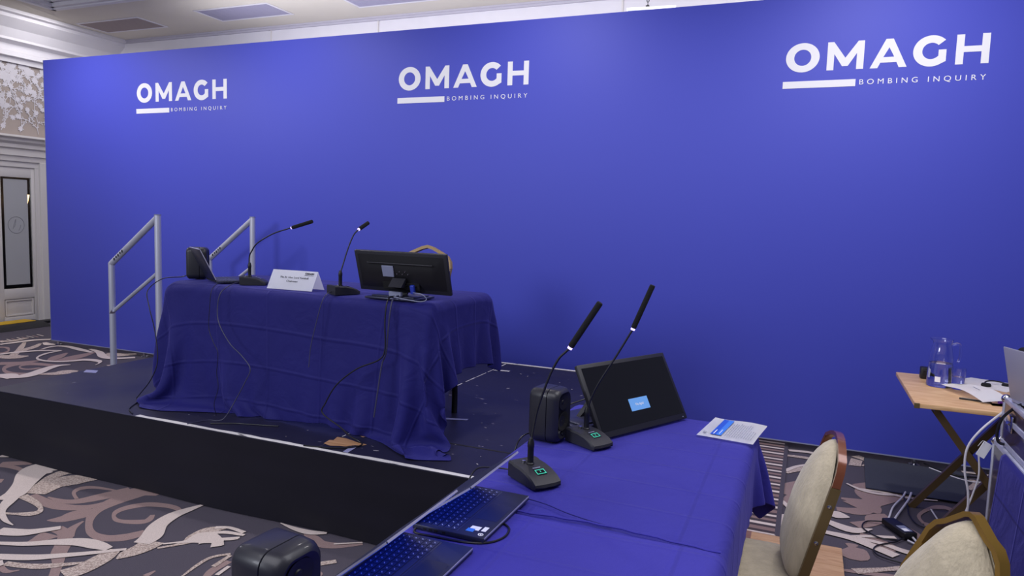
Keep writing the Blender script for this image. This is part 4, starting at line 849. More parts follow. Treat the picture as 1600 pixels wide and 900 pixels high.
# ------------------------------------------------------------------ laptops
def laptop(lbl, loc, rz, angle, w_=0.304, d_=0.198, stick=False, lit=True):
    """hinge along local x (centred), palm edge towards local -y"""
    t = thing('laptop', lbl, 'laptop', loc, rz, 'dark laptops')
    bm = nb(); box(bm, (-w_/2, -d_, 0.002), (w_/2, 0, 0.0155), 0.003, 2); b = obj('base', bm, m_lapt, t)
    bm = nb(); bar(bm, [(-w_/2+.004, -d_+.001, 0.0125), (w_/2-.004, -d_+.001, 0.0125)], (0, 0, 1), 0.004, 0.003); bar(bm, [(w_/2-.001, -d_+.004, 0.0125), (w_/2-.001, -0.01, 0.0125)], (0, 0, 1), 0.003, 0.003); obj('pale_palm_edge', bm, m_lid, b)
    bm = nb()
    rows = [(14, 0.0), (14, 0), (13.5, 0), (13, 0), (12.5, 0), (9, 0)]
    kx0, kx1 = -w_/2+0.012, w_/2-0.012; y = -0.018
    box(bm, (kx0-0.002, -0.122, 0.0153), (kx1+0.002, -0.014, 0.0158), mi=0)
    for ri in range(6):
        hgt = 0.011 if ri == 0 else 0.0165; n = 14; kw = (kx1-kx0)/n; off = (0, 0.2, 0.45, 0.7, 0.95, 0)[ri]*kw*0.5
        x = kx0
        while x < kx1-0.002:
            ww = kw*(1 if not (ri == 5 and x > kx0+3.5*kw and x < kx0+4.5*kw) else 5)
            if x == kx0: ww = kw+off
            ww = min(ww, kx1-x)
            if ww > 0.006:
                box(bm, (x+0.0009, y-hgt+0.001, 0.0158), (x+ww-0.0009, y-0.001, 0.0170), mi=0)
                cx, cy = x+ww*0.42, y-hgt*0.5; q = 0.0016
                if ww < kw*3:
                    for (ax, ay) in ((0, 0), (0.003, 0.0022)):
                        box(bm, (cx+ax-q, cy+ay-q*0.7, 0.0169), (cx+ax+q*0.6, cy+ay+q*0.7, 0.01715), mi=1)
            x += ww
        y -= hgt+0.0012
    obj('keyboard', bm, [m_key, m_legend], b, smooth=False)
    bm = nb(); box(bm, (-0.052, -d_+0.010, 0.0154), (0.052, -0.130, 0.0158)); obj('touchpad', bm, mat('touchpad', '2c2e44', rough=0.3, metal=0.3), b, smooth=False)
    if stick:
        bm = nb(); s = -1
        box(bm, (-w_/2+0.034, -d_+0.030, 0.0155), (-w_/2+0.056, -d_+0.056, 0.0158), mi=0); box(bm, (-w_/2+0.022, -d_+0.040, 0.01575), (-w_/2+0.040, -d_+0.060, 0.0160), mi=1)
        box(bm, (-w_/2+0.036, -d_+0.012, 0.0155), (-w_/2+0.062, -d_+0.024, 0.0158), mi=0)
        obj('palm_rest_stickers', bm, [m_sheetw, m_bluel], b, smooth=False)
        bm = nb(); tube(bm, [(-w_/2+0.017+0.006*math.cos(a), -d_+0.016+0.006*math.sin(a), 0.0157) for a in [2*PI*i/18 for i in range(19)]], 0.0012, 6)
        box(bm, (-w_/2+0.015, -d_+0.014, 0.0155), (-w_/2+0.019, -d_+0.018, 0.0160)); obj('round_badge', bm, m_sheetw, b)
    bm = nb()
    for yy in (0.032, 0.048, 0.063, 0.085): box(bm, (-w_/2-0.0004, -yy-0.009, 0.006), (-w_/2+0.001, -yy, 0.0105))
    obj('side_ports', bm, m_foam, b, smooth=False)
    u = Vector((0, -math.cos(angle), math.sin(angle))); n_ = Vector((0, -math.sin(angle), -math.cos(angle)))  # n_: screen side
    Mx = Matrix(((1, 0, 0, 0), (0, u.y, n_.y, 0.0), (0, u.z, n_.z, 0.0155), (0, 0, 0, 1)))
    bm = nb(); box(bm, (-w_/2, 0.004, -0.0055), (w_/2, d_+0.002, 0.0), 0.0018, 2, M=Mx); l = obj('lid', bm, m_lapt, t)
    bm = nb(); box(bm, (-w_/2-0.0008, 0.008, -0.0050), (-w_/2+0.0010, d_, -0.0004), M=Mx); box(bm, (-w_/2+.002, d_+0.0005, -0.0054), (w_/2-.002, d_+0.0032, -0.0002), M=Mx); box(bm, (w_/2-0.0010, 0.008, -0.0050), (w_/2+0.0008, d_, -0.0004), M=Mx)
    obj('pale_lid_rim', bm, m_lid, l, smooth=False)
    bm = nb(); box(bm, (-w_/2+0.006, 0.014, -0.0002), (w_/2-0.006, d_-0.006, 0.0008), M=Mx); obj('screen', bm, m_lit if lit else m_scr, l, smooth=False)
    bm = nb(); tube(bm, [(-w_/2+0.03, 0.0, 0.0125), (w_/2-0.03, 0.0, 0.0125)], 0.0045, 12); obj('hinge', bm, m_blk, t)
    return t
laptop('half-closed dark laptop with stickers on the palm rest, beside the near microphone', (-0.873, 1.657, DZ+0.006), PI/2, math.radians(36), stick=True)
laptop('half-closed dark laptop at the bottom edge of the photo', (-0.876, 1.303, DZ+0.006), PI/2, math.radians(39.5))
laptop('open dark laptop seen from behind on the stage table', (-3.215, 3.165, T1Z+0.004), math.radians(148), math.radians(116), 0.27, 0.20, lit=False)

# ------------------------------------------------------------------ papers and name card
t = thing('name_card', 'folded white name card standing on the stage table', 'name card', (-2.580, 3.135, T1Z+0.004), 0.03)
bm = nb()
for s in (-1, 1):
    A = [bm.verts.new(p) for p in ((-0.148, s*0.056, 0.001), (0.148, s*0.056, 0.001), (0.148, 0, 0.103), (-0.148, 0, 0.103))]; bm.faces.new(A)
bmesh.ops.solidify(bm, geom=bm.faces[:], thickness=0.0008); obj('folded_card', bm, m_cardw, t, smooth=False)
sl = Vector((0, 0.056, 0.102)).normalized()
def onface(x, v): return frame(Vector((x, -0.056, 0.001))+sl*v+Vector((0, -0.0012, 0.0006)), (1, 0, 0), sl)
textobj('name_line', 'The Rt. Hon. Lord Turnbull', 0.0155, m_ink, t, onface(-0.085, 0.068), width=0.185)
textobj('title_line', 'Chairman', 0.0155, m_ink, t, onface(-0.035, 0.046), width=0.072)
textobj('small_logo', 'OMAGH', 0.013, m_ink, t, onface(0.070, 0.096), width=0.058, bold=0.0008)
bm = nb(); box(bm, (0, 0, 0), (0.021, 0.0025, 0.0004), M=onface(0.070, 0.089)); obj('small_logo_bar', bm, m_ink, t, smooth=False)
textobj('small_logo_line', 'BOMBING INQUIRY', 0.0035, m_ink, t, onface(0.092, 0.089), width=0.036)

t = thing('printed_page', 'white printed page with a blue banner on the far corner of the desk row', 'paper', (-0.340, 2.682, DZ+0.0075), math.radians(-7))
bm = nb(); nx_ = 10
G = [[bm.verts.new((0.205*i/nx_, 0.290*j/nx_, 0.0012+0.0022*math.sin(i*0.7)*math.sin(j*0.5))) for j in range(nx_+1)] for i in range(nx_+1)]
for i in range(nx_):
    for j in range(nx_): bm.faces.new((G[i][j], G[i+1][j], G[i+1][j+1], G[i][j+1]))
bmesh.ops.solidify(bm, geom=bm.faces[:], thickness=0.0006)
obj('sheet', bm, m_sheetw, t)
Z1 = 0.0056
bm = nb(); box(bm, (0.043, 0.03, Z1), (0.064, 0.262, Z1+0.0002)); obj('blue_banner', bm, m_bluep, t, smooth=False)
bm = nb(); box(bm, (0.064, 0.03, Z1), (0.083, 0.262, Z1+0.0002)); obj('light_blue_banner', bm, m_bluel, t, smooth=False)
bm = nb(); rr = random.Random(5)
for i in range(12):
    x = 0.094+i*0.0085; y = 0.035
    while y < 0.215-0.08*(i > 8):
        L_ = rr.uniform(0.008, 0.03); box(bm, (x, y, Z1-0.0004), (x+0.0015, y+L_, Z1+0.0001)); y += L_+0.006
for i in range(3): box(bm, (0.015+i*0.004, 0.03, Z1-0.0004), (0.017+i*0.004, 0.055, Z1+0.0001))
obj('printed_text', bm, m_inkl, t, smooth=False)
bm = nb(); box(bm, (0.052, 0.04, Z1+0.0002), (0.055, 0.10, Z1+0.0004)); box(bm, (0.071, 0.05, Z1+0.0002), (0.073, 0.11, Z1+0.0004)); obj('banner_text', bm, m_sheetw, t, smooth=False)

# ------------------------------------------------------------------ crown-back banquet chairs
m_fab = mat('beige_chair_fabric', 'b9ad95', rough=0.85, spec=0.15, sheen=0.3, var=0.10, vscale=38, bump=0.35, bscale=130, stretch=(1, 1, 0.25))
m_oldg = mat('old_gold', '9c8257', rough=0.5, metal=0.2)
def banquet_chair(lbl, loc, rz, m_post, m_top, crown=((0, .912), (.045, .907), (.112, .894), (.150, .872), (.172, .838), (.180, .795), (.172, .72), (.156, .6), (.142, .46)), lean=0.222, cush=None, dome=0.072, band=0.030, thick=0.012):
    """faces local -y, backrest plane through the origin at the top"""
    t = thing('banquet_chair', lbl, 'chair', loc, rz, 'beige banquet chairs')
    def B(x, z, d=0.0):                # point of the leaning back plane, d = towards the front
        return Vector((x, -(0.93-z)*math.tan(lean)-d, z))
    zt = crown[0][1]
    right = [B(x, z) for x, z in crown]; left = [B(-x, z) for x, z in crown[1:]]
    top_n = 5
    side = right[::-1][:-1]+[right[0]]+left
    upv = (0, math.cos(lean*1.0), 0.0)
    nr = [p for p in side]
    # top hoop and the two side posts
    k = len(crown)-top_n
    bm = nb(); bar(bm, nr[k-1:len(nr)-k+1], (0, 1, -math.tan(lean)*0.6), band, thick); obj('top_hoop', bm, m_top, t, ang=50)
    for s in (0, 1):
        pts = nr[:k] if s == 0 else nr[::-1][:k]
        sg = 1 if s == 0 else -1
        x0 = pts[0].x
        low = [Vector((x0*1.25, 0.03, 0.0)), Vector((x0*1.12, -0.05, 0.25)), Vector((x0*1.02, -0.098, 0.42))]
        bm = nb(); bar(bm, low+pts, (0, 1, -0.15), 0.028, 0.015); p = obj('side_post', bm, m_post, t, ang=50)
        bm = nb()
        for zz in (0.60, 0.72):
            xx = np.interp(zz, [p[1] for p in crown[::-1]], [p[0] for p in crown[::-1]]); q = B(sg*xx, zz)
            tube(bm, [q, q+Vector((sg*0.009, 0, 0)), q+Vector((sg*0.0105, 0, 0))], [0.0065, 0.0065, 0.003], 12)
        obj('bolts', bm, m_chrome, p)
    # upholstered back cushion: pointed egg outline, domed front and flatter rear
    out = cush or [(0, .888), (.03, .882), (.062, .862), (.092, .825), (.120, .770), (.140, .70), (.146, .62), (.142, .54), (.130, .475), (.10, .445), (.05, .435), (0, .432)]
    half = smoothpath([(x, 0, z) for x, z in out], 3); full = [(p.x, p.z) for p in half]+[(-p.x, p.z) for p in half[1:-1]][::-1]
    cx, cz = 0.0, 0.64; NR = 9
    for nm, dsg, dep in (('back_cushion', 1, dome), ('rear_panel', -1, 0.022)):
        bm = nb(); rings = []
        for r_ in range(NR+1):
            f = math.sin(r_/NR*PI/2); dd = dep*(max(0.0, 1-f**2.6))**0.55
            rings.append([bm.verts.new(B(cx+(x-cx)*f, cz+(z-cz)*f, dsg*(dd+0.004))) for x, z in full] if r_ else [bm.verts.new(B(cx, cz, dsg*(dep+0.004)))])
        n = len(full)
        for i in range(n): bm.faces.new((rings[0][0], rings[1][i], rings[1][(i+1) % n]))
        for r_ in range(1, NR):
            for i in range(n): bm.faces.new((rings[r_][i], rings[r_+1][i], rings[r_+1][(i+1) % n], rings[r_][(i+1) % n]))
        if dsg < 0: bm.faces.new([bm.verts.new(B(x, z, -0.0035)) for x, z in full])
        else: bm.faces.new(rings[-1])
        obj(nm, bm, m_fab, t, ang=80)
    # seat
    def loop(w0, w1, y0, y1, z, r):
        P = []
        for cx_, cy_, a0 in ((w0-r, y0-r, 0), (-w0+r, y0-r, PI/2), (-w1+r, y1+r, PI), (w1-r, y1+r, 1.5*PI)):
            for i in range(7): a = a0+PI/2*i/6; P.append((cx_+r*math.cos(a), cy_+r*math.sin(a), z))
        return P
    bm = nb(); R = []
    for (i_, z) in ((0.0, .385), (-0.006, .400), (-0.004, .422), (0.012, .438), (0.06, .452), (0.13, .458)):
        R.append([bm.verts.new(p) for p in loop(.19-i_, .215-i_, -0.10-i_*0.6, -0.53+i_, z, max(.02, .07-i_*0.3))])
    for a, b in zip(R, R[1:]):
        for i in range(len(a)): bm.faces.new((a[i], a[(i+1) % len(a)], b[(i+1) % len(a)], b[i]))
    bm.faces.new(R[0][::-1]); bm.faces.new(R[-1]); obj('seat_cushion', bm, m_fab, t, ang=60)
    bm = nb(); bar(bm, [(-.18, -.11, .39), (-.19, -.50, .39), (.19, -.50, .39), (.18, -.11, .39), (-.18, -.11, .39)], (0, 0, 1), 0.022, 0.02); obj('seat_frame', bm, m_post, t)
    for s in (-1, 1):
        bm = nb(); bar(bm, [(s*.185, -.49, .39), (s*.195, -.51, 0.0)], (0, 1, 0), 0.024, 0.024); obj('leg', bm, m_post, t)
    bm = nb(); bar(bm, [(-.19, -.30, .20), (.19, -.30, .20)], (0, 0, 1), 0.016, 0.016)
    for s in (-1, 1): bar(bm, [(s*.165, -.055, .20), (s*.19, -.50, .20)], (0, 0, 1), 0.016, 0.016)
    obj('stretcher', bm, m_post, t)
    bm = nb(); tube(bm, [B(-.142, .46), B(-.10, .44)+Vector((0, -.01, -.01)), B(.10, .44)+Vector((0, -.01, -.01)), B(.142, .46)], 0.012, 10, 4); obj('lower_back_rail', bm, m_blk, t)
    return t
def chair_rz(th): return -(PI/2)+th       # local -y points to world (-cos th, -sin th)
banquet_chair('beige banquet chair with a glossy copper-brown back hoop at the desk row', (0.138, 2.40, 0.0), chair_rz(0.10), m_brass, m_copper,
    crown=((0, .890), (.04, .886), (.09, .872), (.145, .850), (.166, .82), (.171, .778), (.165, .70), (.153, .6), (.140, .46)),
    cush=[(0, .875), (.03, .869), (.062, .850), (.095, .815), (.125, .765), (.143, .70), (.146, .62), (.140, .54), (.128, .475), (.10, .445), (.05, .435), (0, .432)], band=0.023)
banquet_chair('beige banquet chair with a gold frame in the bottom right corner of the photo', (0.402, 1.885, 0.0), chair_rz(0.66), m_gold, m_gold,
    crown=((0, .884), (.012, .880), (.054, .846), (.076, .834), (.092, .812), (.104, .775), (.130, .70), (.152, .6), (.158, .46)),
    dome=0.095,
    cush=[(0, .868), (.018, .862), (.044, .842), (.068, .808), (.096, .765), (.130, .70), (.142, .62), (.142, .54), (.130, .475), (.10, .445), (.05, .435), (0, .432)])
banquet_chair('gold-framed chair on the stage behind the monitor, only its top hoop showing', (-2.285, 4.08, SZ+0.006), 0.0, m_oldg, m_oldg,
    thick=0.019, crown=((0, .932), (.04, .922), (.112, .890), (.150, .868), (.172, .838), (.180, .795), (.172, .72), (.156, .6), (.142, .46)))

# ------------------------------------------------------------------ loose wooden floor boards under the desk row
t = thing('wooden_floor_panel', 'oak-look floor panel laid on the carpet under the desk row chairs', 'floor panel', (-1.0, 0.8, 0.009))
bm = nb(); y = 0.0
while y < 2.82: box(bm, (0.0, y, 0), (1.242, min(y+0.145, 2.82)-0.0012, 0.016), 0.001, 1); y += 0.145
obj('boards', bm, m_floorb, t)
bm = nb(); box(bm, (0.775, 0.0, 0.0161), (0.835, 2.82, 0.0170)); obj('cloth_shade_band', bm, m_floord, t, smooth=False)  # darker colour paints the tablecloth's shade on the boards
bm = nb(); box(bm, (0.0, 2.82, 0), (0.945, 2.828, 0.0165)); obj('pale_edge_trim', bm, m_cream, t, smooth=False)

# ------------------------------------------------------------------ operator's corner on the right
WX0, WX1, WY0, WY1, WZ = 0.520, 1.16, 3.815, 4.625, 0.72
t = thing('wooden_side_table', 'small oak-topped folding table with crossed bronze legs by the backdrop', 'table', (WX0, WY0, 0))
bm = nb(); box(bm, (0, 0, WZ-0.022), (WX1-WX0, WY1-WY0, WZ), 0.003, 2); obj('tabletop', bm, m_oak, t)
for yy in (0.137, 0.617):
    bm = nb(); bar(bm, [(0.60, yy+0.02, WZ-0.04), (0.105, yy, 0.0)], (0, 1, 0), 0.026, 0.034); obj('leg', bm, m_gum, t)
for yy in (0.10, 0.655):
    bm = nb(); bar(bm, [(0.10, yy, WZ-0.04), (0.60, yy+0.0, 0.0)], (0, 1, 0), 0.026, 0.034); obj('leg', bm, m_gum, t)
bm = nb()
bar(bm, [(0.10, 0.04, WZ-0.032), (0.10, 0.77, WZ-0.032)], (0, 0, 1), 0.018, 0.022); bar(bm, [(0.60, 0.04, WZ-0.032), (0.60, 0.77, WZ-0.032)], (0, 0, 1), 0.018, 0.022)
tube(bm, [(0.355, 0.09, 0.355), (0.355, 0.68, 0.355)], 0.008, 8)
obj('cross_rail', bm, m_gum, t)
bm = nb(); box(bm, (-0.003, -0.003, WZ-0.024), (0.02, 0.006, WZ+0.001), 0.001, 1); obj('metal_corner', bm, m_brass, t)

# water jug and glass
JX, JY = 0.692, 4.32
t = thing('water_jug', 'clear glass jug half full of water on the oak side table', 'jug', (JX, JY, WZ+0.001))
bm = nb()
lathe(bm, [(0, 0.0), (0.058, 0.0), (0.0615, 0.006), (0.060, 0.06), (0.0575, 0.115), (0.054, 0.165), (0.049, 0.200), (0.0445, 0.222), (0.0445, 0.236), (0.050, 0.252), (0.0475, 0.252), (0.042, 0.236), (0.042, 0.222), (0.0465, 0.200), (0.0515, 0.165), (0.055, 0.115), (0.0575, 0.06), (0.0575, 0.010), (0, 0.008)], 40)
for v in bm.verts:
    if v.co.z > 0.24 and v.co.x < -0.03: v.co.x -= 0.010
tube(bm, [(0.044, 0, 0.222), (0.062, 0, 0.232), (0.080, 0, 0.226), (0.085, 0, 0.19), (0.083, 0, 0.155), (0.076, 0, 0.135)], 0.0055, 12, 6)
obj('glass_body', bm, m_glass, t)
bm = nb(); lathe(bm, [(0, 0.0085), (0.0570, 0.0105), (0.0571, 0.06), (0.0546, 0.115), (0.0541, 0.125), (0, 0.125)], 40); obj('water', bm, m_water, t)
bm = nb()
for a0 in (4.2,):
    for i in range(6):
        a = a0+i*0.07; b_ = a+0.07
        vs = [bm.verts.new((0.0622*math.cos(q), 0.0622*math.sin(q), z)) for q, z in ((a, 0.030), (b_, 0.030), (b_, 0.058), (a, 0.058))]; bm.faces.new(vs)
obj('white_sticker', bm, m_cardw, t)
t = thing('drinking_glass', 'short water glass standing beside the jug on the oak side table', 'glass', (0.770, 4.285, WZ+0.001))
bm = nb(); lathe(bm, [(0, 0), (0.026, 0), (0.029, 0.004), (0.034, 0.11), (0.0325, 0.11), (0.0275, 0.010), (0, 0.010)], 36); obj('glass_body', bm, m_glass, t)
bm = nb(); lathe(bm, [(0, 0.0103), (0.0272, 0.0103), (0.0300, 0.066), (0, 0.066)], 36); obj('water', bm, m_water, t)
t = thing('black_power_adapter', 'small black box behind the water jug on the side table', 'adapter', (0.655, 4.505, WZ))
bm = nb(); box(bm, (-0.03, -0.025, 0.0005), (0.03, 0.025, 0.065), 0.006, 2); box(bm, (-0.018, -0.027, 0.02), (0.018, -0.024, 0.05), 0.001, 1); obj('body', bm, m_blk, t)
# the loose papers
def sheet(name, lbl, loc, rz, w_, h_, fn, m, text=None, group='loose papers on the side table', parts=()):
    t = thing(name, lbl, 'paper', loc, rz, group)
    bm = nb(); n = 12
    G = [[bm.verts.new((w_*i/n, h_*j/n, fn(i/n, j/n))) for j in range(n+1)] for i in range(n+1)]
    for i in range(n):
        for j in range(n): bm.faces.new((G[i][j], G[i+1][j], G[i+1][j+1], G[i][j+1]))
    bmesh.ops.solidify(bm, geom=bm.faces[:], thickness=0.0008); obj('sheet', bm, m, t)
    return t
t = sheet('curled_leaflet', 'white leaflet curled up at both ends, lying across the side table', (0.69, 4.245, WZ+0.010), math.radians(-66), 0.32, 0.14, lambda u, v: 0.002+0.042*(1-math.sin(PI*min(1, u*0.9+0.25)))*(u < 0.3)+0.022*math.sin(PI*u)**1.0+0.012*v, m_sheetw)
textobj('heading', 'HANDBOOK', 0.010, m_inkl, t, frame((0.165, 0.052, 0.041), (0.98, 0, -0.10), (0, 1, 0.08)), width=0.05)
sheet('printed_page', 'flat white page under the curled leaflet on the side table', (0.765, 4.50, WZ+0.002), math.radians(-40), 0.297, 0.21, lambda u, v: 0.002+0.016*v*u, m_sheetw)
sheet('green_leaflet', 'green leaflet edge at the back of the side table', (0.77, 4.60, WZ+0.001), math.radians(-25), 0.16, 0.05, lambda u, v: 0.001, m_green)
sheet('green_leaflet', 'green leaflet poking out at the front of the side table', (0.86, 3.95, WZ+0.001), math.radians(5), 0.13, 0.05, lambda u, v: 0.001, m_green)
t = thing('marker_pen', 'purple marker pen beneath the papers on the side table', 'pen', (0.895, 4.00, WZ+0.011), math.radians(20))
bm = nb(); tube(bm, [(0, 0, 0), (0.075, 0, 0)], 0.009, 14); obj('barrel', bm, m_purple, t)
bm = nb(); tube(bm, [(0.075, 0, 0), (0.11, 0, 0), (0.114, 0, 0)], [0.0098, 0.0095, 0.006], 14); obj('cap', bm, m_blk, t)
t = thing('pen', 'slim black pen under the curled leaflet', 'pen', (0.735, 4.02, WZ+0.006), math.radians(-12))
bm = nb(); tube(bm, [(0, 0, 0), (0.12, 0, 0), (0.135, 0, 0)], [0.0045, 0.0045, 0.0015], 10); obj('barrel', bm, m_blk, t)
bm = nb(); box(bm, (0.01, -0.0015, 0.004), (0.045, 0.0015, 0.0065)); obj('clip', bm, m_chrome, t)
t = thing('headset', 'small black headset lying at the back of the side table', 'headset', (0.975, 4.44, WZ+0.012), 0.4)
bm = nb(); tube(bm, [(0.055*math.cos(a), 0.04*math.sin(a), 0.006+0.01*math.sin(a)) for a in [PI*i/12 for i in range(13)]], 0.004, 8); obj('headband', bm, m_blk, t)
for s in (-1, 1):
    bm = nb(); lathe(bm, [(0, -0.010), (0.02, -0.010), (0.024, 0), (0.02, 0.010), (0, 0.012)], 18, (s*0.055, 0, 0)); obj('ear_pad', bm, m_foam, t)

# flight cases
def flight_case(lbl, loc, sx, sy, z0, z1, lid=None, rz=0):
    t = thing('flight_case', lbl, 'flight case', (loc[0], loc[1], z0), rz, 'stacked flight cases')
    h_ = z1-z0; e = 0.022
    bm = nb(); box(bm, (0.004, 0.004, 0.004), (sx-0.004, sy-0.004, h_-0.004)); obj('body', bm, m_case, t)
    bm = nb()
    for x in (0, sx-e):
        for y in (0, sy-e): box(bm, (x, y, 0), (x+e, y+e, h_), 0.004, 2)
    for z in (0, h_-e):
        for y in (0, sy-e): box(bm, (0, y, z), (sx, y+e, z+e), 0.004, 2)
        for x in (0, sx-e): box(bm, (x, 0, z), (x+e, sy, z+e), 0.004, 2)
    if lid: box(bm, (-0.001, 0, lid-0.012), (0.006, sy, lid+0.012), 0.002, 1); box(bm, (0, -0.001, lid-0.012), (sx, 0.006, lid+0.012), 0.002, 1)
    obj('aluminium_edging', bm, m_alu, t)
    for x in (0.010, sx-0.010):
        for y in (0.010, sy-0.010):
            for z in (0.010, h_-0.010):
                bm = nb(); bmesh.ops.create_uvsphere(bm, u_segments=14, v_segments=8, radius=0.019)
                for v in bm.verts: v.co += Vector((x, y, z))
                obj('ball_corner', bm, m_chrome, t)
    for yy in (sy*0.82, sy*0.28):
        bm = nb(); zl = lid or h_*0.5
        box(bm, (-0.006, yy-0.045, zl-0.035), (0.001, yy+0.045, zl+0.035), 0.004, 2)
        tube(bm, [(-0.008, yy-0.018, zl), (-0.013, yy, zl), (-0.008, yy+0.018, zl)], 0.006, 8, 3)
        obj('butterfly_latch', bm, m_chrome if lid else m_blk, t)
    return t
CX = 0.800
flight_case('aluminium-edged flight case standing on the floor under the navy cloth', (CX, 2.75), 0.62, 0.87, 0.0, 0.648)
flight_case('small flight case with chrome corners stacked on the larger one', (CX+0.010, 2.74), 0.55, 0.82, 0.650, 0.848, lid=0.115)
# navy cloth hanging over the lower case
bm = nb(); uvl = bm.loops.layers.uv.new('UVMap')
nx_, nz_ = 40, 26; G = {}
for i in range(nx_+1):
    y = 2.45+(3.39-2.45)*i/nx_
    for j in range(nz_+1):
        s = j/nz_*0.70
        z = 0.62-s if s > 0.0 else 0.62
        x = CX-0.018-0.018*min(1, s*3)-0.010*math.sin(y*17+s*2)*s-0.012*math.sin(y*8+1)*s-0.02*(s*s)
        if z < 0.004: x -= (0.004-z)*0.8; z = 0.004
        G[i, j] = bm.verts.new((x, y-0.03*s*(i == nx_)-0.0, z))
for i in range(nx_):
    for j in range(nz_):
        f = bm.faces.new((G[i, j], G[i+1, j], G[i+1, j+1], G[i, j+1]))
        for lp, (a, b) in zip(f.loops, ((i, j), (i+1, j), (i+1, j+1), (i, j+1))): lp[uvl].uv = (a*0.025, b*0.027)
# top flap tucked between the cases
vs0 = [G[i, 0] for i in range(nx_+1)]
prev = vs0
for q, (dx, dz) in enumerate(((0.003, 0.012), (0.012, 0.020), (0.017, 0.0215))):
    cur = [bm.verts.new((v.co.x+dx, v.co.y, 0.62+dz)) for v in vs0]
    for i in range(nx_):
        f = bm.faces.new((prev[i], cur[i], cur[i+1], prev[i+1]))
        for lp in f.loops: lp[uvl].uv = (i*0.025, -q*0.02)
    prev = cur
cv = obj('case_cover_cloth', bm, m_cloth2, ang=80)
md = cv.modifiers.new('thickness', 'SOLIDIFY'); md.thickness = 0.002; md.offset = -1
tag(cv, 'dark blue cloth hanging down the side of the flight case', 'cloth')
# silver laptop on the cases
t = thing('silver_laptop', 'silver laptop lid standing open on top of the flight case', 'laptop', (CX+0.012, 3.44, 0.8495), math.radians(-70))
bm = nb(); box(bm, (0, -0.0, 0), (0.33, 0.235, 0.014), 0.004, 2); obj('base', bm, m_silver, t)
u = Vector((0, -0.22, 0.975)).normalized(); nn = Vector((0, 0.975, 0.22)).normalized()
Mx = Matrix(((1, 0, 0, 0), (0, u.y, nn.y, 0.0), (0, u.z, nn.z, 0.012), (0, 0, 0, 1)))
bm = nb(); box(bm, (0, 0.004, -0.006), (0.33, 0.222, 0.0), 0.004, 2, M=Mx); l = obj('lid', bm, m_silver, t)
bm = nb(); box(bm, (0.008, 0.012, 0.0), (0.322, 0.214, 0.001), M=Mx); obj('screen', bm, m_scr, l)
t = thing('black_bag', 'black bag with a blue patch behind the silver laptop', 'bag', (1.13, 3.60, WZ+0.001), 0.2)
bm = nb(); box(bm, (-0.10, 0, 0.001), (0.16, 0.20, 0.275), 0.03, 4); obj('body', bm, m_foam, t)
bm = nb(); box(bm, (-0.06, -0.003, 0.225), (0.12, 0.02, 0.262), 0.008, 2); obj('blue_patch', bm, m_bluel, t)
t.location = (1.10, 3.93, WZ+0.001)
# floor mat, adapter brick
t = thing('floor_mat', 'grey rubber mat lying on the carpet along the backdrop foot', 'mat', (0.41, 4.60, 0.010))
bm = nb(); A = [(0.0, 0.0), (0.50, 0.0), (0.63, 0.60), (0.03, 0.62)]
prism(bm, A, 'z', 0.0, 0.004); obj('sheet', bm, m_mat, t, smooth=False)
bm = nb(); bar(bm, [(0.0, 0.0, 0.0045), (0.50, 0.0, 0.0045)], (0, 0, 1), 0.0015, 0.008); obj('hem', bm, m_blk2, t)
t = thing('power_adapter', 'black power adapter brick lying on the carpet with a white rating label', 'adapter', (0.522, 4.0, 0.012), math.radians(-62))
bm = nb(); box(bm, (-0.095, -0.035, 0), (0.095, 0.035, 0.032), 0.007, 3); obj('body', bm, m_blk, t)
bm = nb(); box(bm, (0.005, -0.022, 0.0320), (0.075, 0.022, 0.0324)); obj('rating_label', bm, m_grey, t, smooth=False)
bm = nb(); box(bm, (0.04, -0.018, 0.0324), (0.070, 0.010, 0.0327)); obj('white_text_block', bm, m_cardw, t, smooth=False)
# cable cover by the door
t = thing('cable_ramp', 'black rubber cable ramp with a yellow lid in front of the door', 'cable ramp', (-9.12, 5.62, 0.004), math.radians(2))
bm = nb(); prism(bm, [(-0.14, 0.0), (0.30, 0.0), (0.24, 0.03), (0.12, 0.055), (-0.03, 0.055), (-0.14, 0.01)], 'y', -0.65, 0.42); obj('base', bm, m_blk, t)
bm = nb(); box(bm, (-0.10, -0.65, 0.045), (0.11, 0.36, 0.062), 0.004, 1); obj('yellow_lid', bm, m_yel, t)
bm = nb(); box(bm, (-9.24, 6.06, 0.001), (-9.1, 6.6, 0.03), 0.004); tag(obj('door_mat_edge', bm, m_blk), 'black rubber strip at the foot of the door surround', 'mat')

# ------------------------------------------------------------------ cables
zS = SZ+0.004
fy = 2.985
cable('speaker_cable', [(-3.475, 3.24, 1.135), (-3.49, 3.20, 1.122), (-3.53, 3.10, 1.115), (-3.56, 3.02, 1.05), (-3.50, 2.975, 0.965), (-3.45, 2.97, 0.82), (-3.41, 2.95, 0.66), (-3.44, 2.93, 0.55), (-3.56, 2.95, 0.44), (-3.62, 2.98, zS), (-3.55, 2.93, zS), (-3.464, 2.804, zS), (-3.36, 2.74, zS)], 0.0028, m_bcab, 'thin black cable at the left corner of the stage table')
cable('laptop_cable', [(-3.06, 3.10, 1.122), (-3.04, 3.03, 1.118), (-3.035, 2.985, 1.08), (-3.036, 2.972, 0.98), (-3.03, 2.96, 0.88), (-2.99, 2.95, 0.81), (-2.945, 2.94, 0.75), (-2.955, 2.94, 0.64), (-2.935, 2.93, 0.56), (-2.955, 2.92, 0.47), (-2.95, 2.93, zS)], 0.0016, m_bcab, 'very thin dark cable hanging from the stage laptop')
